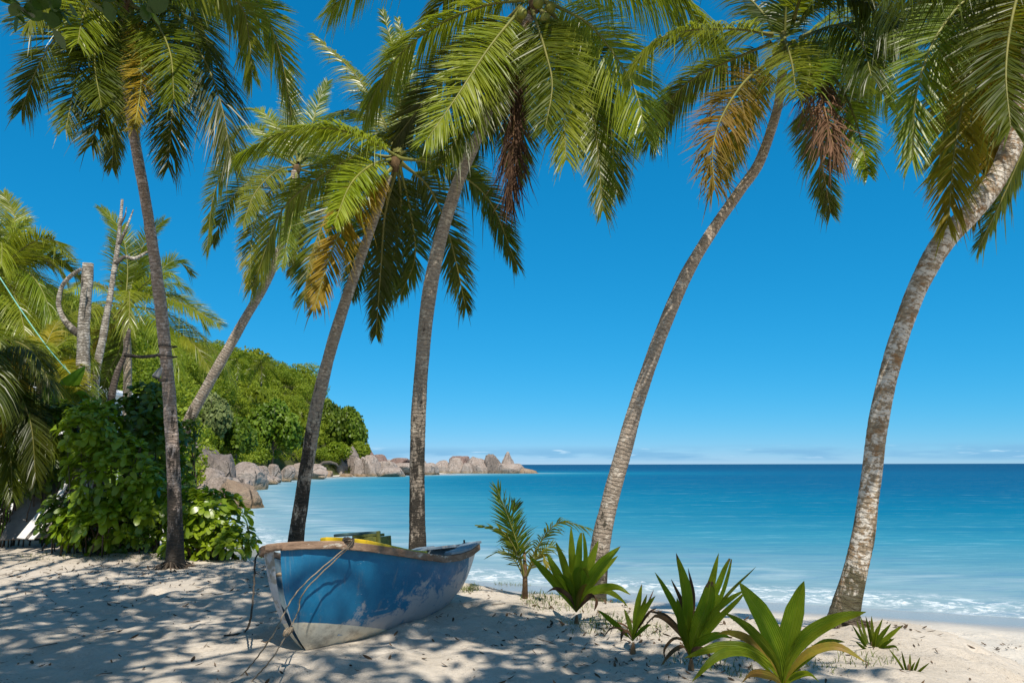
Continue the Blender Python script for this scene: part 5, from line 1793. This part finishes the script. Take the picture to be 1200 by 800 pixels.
def sprout(label, base, D, leaves, name='coconut_sprout', group='coconut sprouts along the edge of the sand', husk=False):
    """leaves: (tip px list, dz, width px, material key, kw)"""
    b = P(base[0], base[1], D)
    z = gh(b.x, b.y)
    root = empty(name, (b.x, b.y, z), label, 'plant', group)
    dzb = (b.z - z)
    for lf in leaves:
        px, dz, wpx, mk = lf[:4]
        kw = dict(face=0.75, fold=0.5, pleat=0.005)
        wpx = wpx * 0.86
        kw.update(lf[4] if len(lf) > 4 else {})
        px_blade(root, [base] + list(px), D, dz, wpx, M[mk], **kw)
    mb = MB()
    sc_k = 0.5 if name == 'tufted_plant' else 1.0
    mb.tube([(b.x, b.y, z - 0.06), (b.x, b.y, z + 0.03), (b.x + 0.005, b.y, z + 0.10 * sc_k)], [0.03 * sc_k, 0.026 * sc_k, 0.010 * sc_k], 10)
    mb.build('stem', M['husk'], root)
    if husk:
        mb = MB()
        mb.tube([(b.x - 0.12 + 0.24 * q, b.y + 0.05, z + 0.02) for q in np.linspace(0, 1, 8)], [0.01 + 0.085 * math.sin(math.pi * min(0.98, q + 0.01)) for q in np.linspace(0, 1, 8)], 10, 0, True, 0.15)
        mb.build('husk', M['husk'], root)
    return root


sprout('dark leaved coconut sprout with many upright leaves in front of the leaning palm base', (675, 717), 8.7, [
    ([(655, 690), (636, 668), (621, 652)], -0.1, 15, 'sprout'), ([(662, 690), (650, 668), (640, 647)], 0.1, 16, 'sprout'), ([(668, 690), (660, 660), (651, 634)], 0.15, 14, 'sprout'),
    ([(672, 690), (670, 650), (669, 616)], 0.3, 13, 'sprout'), ([(678, 690), (682, 655), (682, 624)], 0.05, 22, 'sprout', {'pleat': 0.004, 'tears': (5,), 'prof': ([0, .08, .25, .5, .75, .9, 1], [.12, .18, .55, .95, .85, .62, .25])}), ([(682, 695), (690, 665), (701, 633)], 0.3, 17, 'sprout'),
    ([(684, 695), (702, 665), (727, 640)], -0.1, 19, 'sprout'), ([(684, 695), (702, 672), (724, 651)], 0.2, 15, 'sprout'), ([(684, 700), (702, 690), (722, 688), (739, 697)], -0.15, 13, 'sprout'),
    ([(682, 700), (705, 692), (724, 700), (736, 712)], 0.2, 11, 'sprout'), ([(677, 690), (676, 672), (684, 666), (690, 678)], -0.3, 14, 'sprout_light'), ([(672, 695), (664, 680), (654, 672)], -0.2, 10, 'sprout'),
    ([(678, 700), (683, 688), (688, 684)], -0.2, 9, 'sprout_yellow'), ([(684, 705), (692, 698), (698, 705), (696, 716)], -0.2, 9, 'sprout_dry'), ([(668, 700), (652, 690), (640, 694)], -0.1, 8, 'sprout_dry')])
sprout('small coconut sprout with thin leaves and dry wisps, between the two bigger sprouts', (741, 751), 7.5, [
    ([(725, 735), (712, 724), (700, 714)], -0.15, 9, 'sprout'), ([(738, 735), (735, 724), (731, 713)], 0.1, 8, 'sprout'), ([(744, 730), (748, 705), (752, 684)], 0.1, 11, 'sprout'),
    ([(746, 732), (757, 712), (768, 698)], -0.05, 11, 'sprout'), ([(744, 735), (752, 715), (758, 696)], 0.1, 9, 'sprout'), ([(748, 742), (757, 734), (763, 732)], -0.2, 7, 'sprout'),
    ([(735, 740), (729, 742), (727, 752)], -0.1, 6, 'sprout_dry'), ([(746, 738), (760, 718), (770, 712)], 0.2, 5, 'sprout_dry'), ([(750, 730), (762, 700), (766, 690)], 0.15, 4, 'sprout_dry'),
    ([(732, 738), (716, 736), (706, 748)], -0.1, 3, 'sprout_dry'), ([(736, 736), (722, 730), (714, 744)], 0.1, 3, 'sprout_dry')], husk=False)
sprout('stocky coconut sprout with broad upright leaves and split dry tips, left of the largest one', (809, 772), 6.75, [
    ([(806, 740), (803, 690), (792, 648)], 0.05, 19, 'sprout'), ([(805, 745), (787, 705), (767, 670)], -0.05, 12, 'sprout'), ([(802, 750), (797, 725), (793, 700)], -0.25, 14, 'sprout'),
    ([(815, 740), (832, 690), (842, 648)], 0.25, 15, 'sprout'), ([(816, 740), (840, 700), (856, 655)], 0.1, 20, 'sprout', {'pleat': 0.004, 'tears': (5,), 'prof': ([0, .08, .25, .5, .75, .9, 1], [.12, .18, .55, .95, .85, .62, .25])}), ([(818, 745), (850, 700), (886, 664)], 0.25, 6, 'sprout_light'),
    ([(814, 745), (828, 710), (833, 682)], -0.15, 26, 'sprout', {'pleat': 0.004, 'tears': (5,), 'prof': ([0, .08, .25, .5, .75, .9, 1], [.12, .18, .55, .95, .85, .62, .25])}), ([(818, 752), (842, 720), (871, 694)], -0.1, 22, 'sprout_light', {'pleat': 0.004, 'tears': (4,), 'prof': ([0, .08, .25, .5, .75, .9, 1], [.12, .18, .55, .95, .85, .62, .25])}), ([(803, 752), (785, 730), (768, 722), (752, 738)], -0.15, 9, 'sprout_dry'),
    ([(803, 750), (780, 722), (758, 716)], 0.05, 8, 'sprout_dry'), ([(806, 745), (800, 710), (786, 678)], 0.15, 9, 'sprout_dry'), ([(818, 755), (840, 745), (858, 748)], -0.3, 14, 'sprout'),
    ([(804, 755), (790, 748), (778, 762), (782, 778)], -0.1, 5, 'sprout_dry'), ([(816, 750), (822, 715), (826, 690)], 0.3, 18, 'sprout'), ([(800, 758), (786, 765), (774, 780)], -0.2, 7, 'sprout_dry'), ([(812, 762), (826, 762), (836, 776)], -0.3, 8, 'sprout_dry'), ([(808, 745), (812, 700), (806, 665)], 0.2, 8, 'sprout_dry')])
sprout('largest coconut sprout in front with two broad upright leaves and arching side leaves', (917, 806), 5.85, [
    ([(912, 770), (893, 725), (866, 682)], 0.05, 35, 'sprout', {'pleat': 0.003}), ([(920, 770), (930, 725), (942, 681)], 0.1, 34, 'sprout', {'pleat': 0.003}), ([(925, 775), (948, 745), (980, 727), (1015, 717)], -0.1, 24, 'sprout_light'),
    ([(908, 775), (885, 745), (865, 728), (848, 718)], -0.15, 16, 'sprout_light'), ([(905, 785), (880, 763), (845, 758), (801, 771)], -0.1, 18, 'sprout_light'), ([(903, 790), (875, 766), (842, 768), (810, 799)], -0.35, 16, 'sprout'),
    ([(928, 785), (950, 765), (980, 758), (1014, 776)], -0.25, 15, 'sprout_yellow'), ([(930, 785), (955, 762), (975, 752), (990, 753)], 0.3, 16, 'sprout'), ([(925, 780), (934, 745), (938, 712)], 0.3, 10, 'sprout_light'),
    ([(905, 782), (880, 752), (855, 742), (838, 744)], 0.3, 15, 'sprout_yellow'), ([(908, 795), (885, 790), (868, 800)], -0.5, 14, 'sprout_yellow'), ([(928, 795), (945, 790), (960, 800)], -0.4, 11, 'sprout_light')])
sprout('small tufted plant with narrow light leaves at the foot of the nearest palm', (1023, 771), 7.6, [
    ([(1012, 750), (1003, 726)], 0.1, 5, 'sprout_light'), ([(1015, 750), (1008, 722)], 0.2, 5, 'sprout'), ([(1019, 745), (1014, 722)], 0, 5, 'sprout_light'), ([(1022, 745), (1021, 722)], 0.1, 6, 'sprout_light'),
    ([(1027, 745), (1034, 725)], 0, 6, 'sprout_light'), ([(1030, 750), (1044, 731)], -0.1, 8, 'sprout_light'), ([(1032, 755), (1058, 733)], -0.1, 8, 'sprout_light'), ([(1034, 758), (1048, 748)], -0.2, 6, 'sprout'),
    ([(1012, 755), (998, 732)], -0.1, 5, 'sprout'), ([(1014, 762), (1002, 752)], -0.2, 5, 'sprout_light'), ([(1032, 762), (1048, 758), (1054, 768)], -0.2, 5, 'sprout'), ([(1024, 750), (1028, 735)], -0.2, 6, 'sprout_light')],
    'tufted_plant', 'tufts of narrow leaved plants', False)
sprout('smallest tufted plant at the lower right edge of the dune, with few thin leaves', (1066, 799), 6.7, [
    ([(1054, 778), (1041, 760)], 0.1, 4, 'sprout_light'), ([(1060, 780), (1056, 763)], 0, 4, 'sprout_light'), ([(1066, 780), (1066, 766)], 0.1, 4, 'sprout'), ([(1072, 785), (1078, 770)], 0, 4, 'sprout_light'),
    ([(1076, 788), (1089, 777)], -0.1, 4, 'sprout_light'), ([(1068, 785), (1072, 776)], -0.1, 4, 'sprout')], 'tufted_plant', 'tufts of narrow leaved plants', False)

# young feathery palm behind the boat's stern
b = P(615, 686, 10.3)
root = empty('young_palm', (b.x, b.y, gh(b.x, b.y)), 'young feathery palm standing alone on the sand right of the boat', 'palm')
kw = dict(Lw=0.95, maxdz=0.35, llen=0.30, lw=0.010, n=34, ribr=0.008, droop=0.15, bare=0.25)
px_frond(root, 'g', [(615, 680), (608, 645), (597, 610), (582, 572)], 10.3, -1, **{**kw, 'llen': 0.36, 'n': 44})
px_frond(root, 'd', [(615, 678), (606, 640), (600, 615), (604, 590)], 10.3, 1, **{**kw, 'llen': 0.30})
px_frond(root, 'g', [(614, 676), (602, 640), (585, 620), (562, 616)], 10.3, -1, **{**kw, 'llen': 0.20, 'n': 14, 'lw': 0.022})
px_frond(root, 'g', [(617, 672), (630, 640), (655, 612), (688, 618)], 10.3, -1, **{**kw, 'llen': 0.26, 'droop': 0.6})
px_frond(root, 'd', [(617, 674), (630, 650), (648, 640), (660, 655)], 10.3, 1, **{**kw, 'llen': 0.2, 'n': 22})
px_frond(root, 'y', [(616, 676), (628, 655), (636, 650), (642, 665)], 10.3, -1, **{**kw, 'llen': 0.18, 'n': 20})
px_frond(root, 'd', [(614, 676), (602, 655), (588, 645), (572, 652)], 10.3, 1, **{**kw, 'llen': 0.18, 'n': 16})
mb = MB(); mb.tube([(b.x, b.y, gh(b.x, b.y) - 0.05), tuple(P(615, 665, 10.3)), tuple(P(614, 645, 10.3))], [0.04, 0.028, 0.014], 10)
mb.build('trunk', M['husk'], root)

# ------------------------------------------------------------------ broad leaved shade trees over the viewer's head


def shade_tree(label, foot, clumps, seed, leaf=0.17, per=135):
    rng = np.random.default_rng(seed)
    root = empty('shade_tree', (foot[0], foot[1], 1.4), label, 'tree', None)
    VV = []; FF = []; o = 0
    mb = MB()
    f = Vector((foot[0], foot[1], 1.3))
    fork = f + Vector((0.3, 0.4, 4.2))
    mb.tube([f, f + Vector((0.05, 0.1, 2)), fork], [0.42, 0.32, 0.28], 12, 0, True, 0.2)
    for (x, y, z, r) in clumps:
        c = np.array([x, y, z])
        n = int(per * (r / 0.7) ** 2)
        d = nz(rng.normal(size=(n, 3)))
        p = c + d * (r * rng.uniform(0.2, 1.05, n) ** 0.6)[:, None] * np.array([1, 1, 0.6])
        nn = nz(np.array([0, 0, 0.9]) + rng.normal(size=(n, 3)) * 0.5)
        dr = nz(np.cross(nn, rng.normal(size=(n, 3))))
        L = leaf * rng.uniform(0.7, 1.3, n)
        V, F = strips(p, dr, np.cross(nn, dr), [(0, 0.08), (0.25, 0.42), (0.6, 0.5), (0.88, 0.3), (1, 0.04)], -nn * 0.15, L, L * 0.72)
        VV.append(V); FF.append(F + o); o += len(V)
        if rng.uniform() < 0.45:
            e = Vector(c)
            mid = fork.lerp(e, 0.5) + Vector((0, 0, 0.5))
            mb.tube([fork, fork.lerp(mid, 0.5), mid, mid.lerp(e, 0.6), e], [0.1, 0.085, 0.06, 0.035, 0.012], 6)
    mesh_obj('crown', np.vstack(VV), np.vstack(FF), M['broad'], root, True)
    mb.build('trunk', M['bark'], root)
    return root


# where the canopy stands so that its dapple falls on the near sand
sh = Vector((-sunv.x, -sunv.y, 0)) / sunv.z         # ground shift per metre of height


def clump_over(gx, gy, h):
    return (gx - sh.x * h, gy - sh.y * h, 1.5 + h)


crng = random.Random(23)
cl_a = []; cl_b = []
# gaps in the canopy: a disc of sun on the bow and a strip on the yellow plank
gaps = []
for lx, ly, lz, qr in ((0.55, -0.55, 0.52, 0.20), (0.8, -0.5, 0.95, 0.12), (1.3, -0.5, 0.9, 0.10)):
    q_ = bw(lx, ly, lz)
    gaps.append((q_.x + sh.x * (q_.z - 1.5), q_.y + sh.y * (q_.z - 1.5), qr))
for k_ in range(185):
    gx = crng.uniform(-13, 4.2); gy = crng.uniform(4.5, 16.5)
    # thinner over the near left corner and the right dune edge
    dens = 0.92
    if gy < 7.4 and gx < -0.5:
        dens = 0.42
    if gx > 1.2:
        dens *= max(0.0, 1 - (gx - 1.2) / 3.0) * 0.45
    elif gx > 0.3:
        dens *= 0.7
    if gy > 9.6 and gx > -3.0:
        dens *= 0.2
    if gy > 12.6:
        dens *= (0.0 if gx > -4.5 or gy > 14.2 else 0.6) if gx > -8.6 else 0.8
    h = crng.uniform(8.5, 11.5)
    x, y, z = clump_over(gx, gy, h)
    r = crng.uniform(0.55, 1.15)
    if crng.random() > dens:
        continue
    if any(math.hypot(gx - qx, gy - qy) < r * 0.50 + qr * 0.6 for qx, qy, qr in gaps):
        continue
    if (z - ZC - r * 0.6) / max(0.1, y + r) < 0.72 + 0.0 * x:      # stays above the picture
        h2 = 0.78 * (y + r) + r * 0.6
        if h2 > 14:
            continue
        z = ZC + h2
        hh_ = z - 1.5
        x, y, z = clump_over(gx, gy, hh_)
        if (z - ZC - r * 0.6) / max(0.1, y + r) < 0.70:
            continue
    cl_a.append((x, y, z, r))
# twigs high over the first palm, which keep its head in shade
for k_ in range(16):
    cl_a.append((crng.uniform(-8.6, -3.6), crng.uniform(10.0, 11.4), crng.uniform(11.7, 12.6), crng.uniform(0.45, 0.8)))
# the low branch that shows in the top left corner
for (px_, py_, D_, r) in [(12, -12, 6.2, 0.20), (30, 8, 6.2, 0.13), (48, 0, 6.3, 0.15), (66, 16, 6.4, 0.11), (22, 14, 6.2, 0.07), (62, 34, 6.3, 0.05), (78, 4, 6.4, 0.10), (175, 12, 6.3, 0.05), (160, -8, 6.2, 0.10), (110, -15, 6.3, 0.14)]:
    cl_a.append((*P(px_, py_, D_), r * 1.25))
shade_tree('broad leaved tree whose dark leafy twigs hang into the top left corner', (-6.8, 1.2), cl_a, 61)

# ------------------------------------------------------------------ litter, twigs and grass on the sand
lr = np.random.default_rng(91)
n = 1500
gx = np.r_[lr.uniform(-9, 4, n), lr.normal(-5.5, 2.4, 700), lr.normal(1.6, 0.8, 620), lr.normal(3.9, 0.35, 60), lr.uniform(5.2, 8.6, 260)]  # last group: debris band at right, also standing in for a cast shadow
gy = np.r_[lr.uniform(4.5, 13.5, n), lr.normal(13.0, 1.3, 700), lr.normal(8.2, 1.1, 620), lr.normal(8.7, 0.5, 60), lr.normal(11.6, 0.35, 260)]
hz = land_h(gx, gy) + 0.006
n = len(gx)
a = lr.uniform(0, 2 * math.pi, n)
d = np.stack([np.cos(a), np.sin(a), lr.uniform(-0.1, 0.35, n)], 1)
nn = nz(np.stack([lr.normal(size=n) * 0.4, lr.normal(size=n) * 0.4, np.ones(n)], 1))
L = lr.uniform(0.02, 0.085, n)
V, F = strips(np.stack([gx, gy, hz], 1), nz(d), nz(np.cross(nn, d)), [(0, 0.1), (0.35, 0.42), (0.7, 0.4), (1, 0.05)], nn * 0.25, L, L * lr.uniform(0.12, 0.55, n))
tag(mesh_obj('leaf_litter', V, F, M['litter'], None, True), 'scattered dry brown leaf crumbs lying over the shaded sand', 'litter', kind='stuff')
mb = MB()
for k_ in range(150):
    x = lr.uniform(-8.5, 3); y = lr.uniform(5, 13.5) if k_ % 2 else lr.normal(13, 1.0)
    a = lr.uniform(0, 6.28); l = lr.uniform(0.05, 0.32)
    z = gh(x, y) + 0.008
    mb.tube([(x, y, z), (x + math.cos(a) * l / 2 + lr.normal() * 0.02, y + math.sin(a) * l / 2, gh(x + math.cos(a) * l / 2, y + math.sin(a) * l / 2) + 0.012), (x + math.cos(a) * l, y + math.sin(a) * l, gh(x + math.cos(a) * l, y + math.sin(a) * l) + 0.007)], [0.004, 0.004, 0.002], 5)
tag(mb.build('twig_litter', M['twig']), 'thin dark twigs scattered over the sand', 'litter', kind='stuff')


def tufts(name, label, spots, seed, kind='stuff', hgt=(0.05, 0.16)):
    rng = np.random.default_rng(seed)
    P0 = []; D0 = []; W0 = []; L0 = []
    for (x, y, r, n) in spots:
        for _ in range(n):
            a = rng.uniform(0, 6.28); q = r * math.sqrt(rng.uniform())
            px_, py_ = x + math.cos(a) * q, y + math.sin(a) * q
            P0.append((px_, py_, 0)); b_ = rng.uniform(0, 6.28)
            dv = np.array([math.cos(b_) * rng.uniform(0.15, 0.9), math.sin(b_) * rng.uniform(0.15, 0.9), 1.0])
            D0.append(dv); W0.append(np.array([-math.sin(b_), math.cos(b_), 0])); L0.append(rng.uniform(*hgt))
    P0 = np.array(P0, float); P0[:, 2] = land_h(P0[:, 0], P0[:, 1]) - 0.005
    D0 = nz(np.array(D0)); L0 = np.array(L0)
    V, F = strips(P0, D0, np.array(W0), [(0, 0.5), (0.5, 0.4), (1, 0.04)], np.stack([D0[:, 0] * 0.4, D0[:, 1] * 0.4, -0.35 * np.ones(len(D0))], 1), L0, np.full(len(L0), 0.007))
    return tag(mesh_obj(name, V, F, M['grass'], None, True), label, 'grass', kind=kind)


s1 = G(550, 692); s2 = G(640, 700); s3 = G(655, 712); s4 = G(600, 685)
tufts('grass', 'sparse grass growing on the dune edge round the sprouts',
      [(s1.x, s1.y, 0.16, 160), (s2.x, s2.y, 0.35, 220), (s3.x, s3.y, 0.45, 160), (s4.x, s4.y, 0.5, 120), (G(700, 705).x, G(700, 705).y, 0.35, 120), (G(720, 730).x, G(720, 730).y, 0.3, 120), (G(690, 735).x, G(690, 735).y, 0.3, 120), (G(830, 780).x, G(830, 780).y, 0.25, 90), (G(755, 740).x, G(755, 740).y, 0.3, 90), (G(890, 770).x, G(890, 770).y, 0.3, 80),
       (G(870, 792).x, G(870, 792).y, 0.16, 30), (G(960, 785).x, G(960, 785).y, 0.25, 50), (G(985, 735).x, G(985, 735).y, 0.4, 60), (G(1010, 775).x, G(1010, 775).y, 0.3, 60), (G(780, 775).x, G(780, 775).y, 0.15, 25)], 17)
tufts('grass', 'thin dry grass at the foot of the bushes on the left', [(G(x, 652).x, G(x, 652).y, 0.5, 70) for x in range(20, 290, 45)], 18)
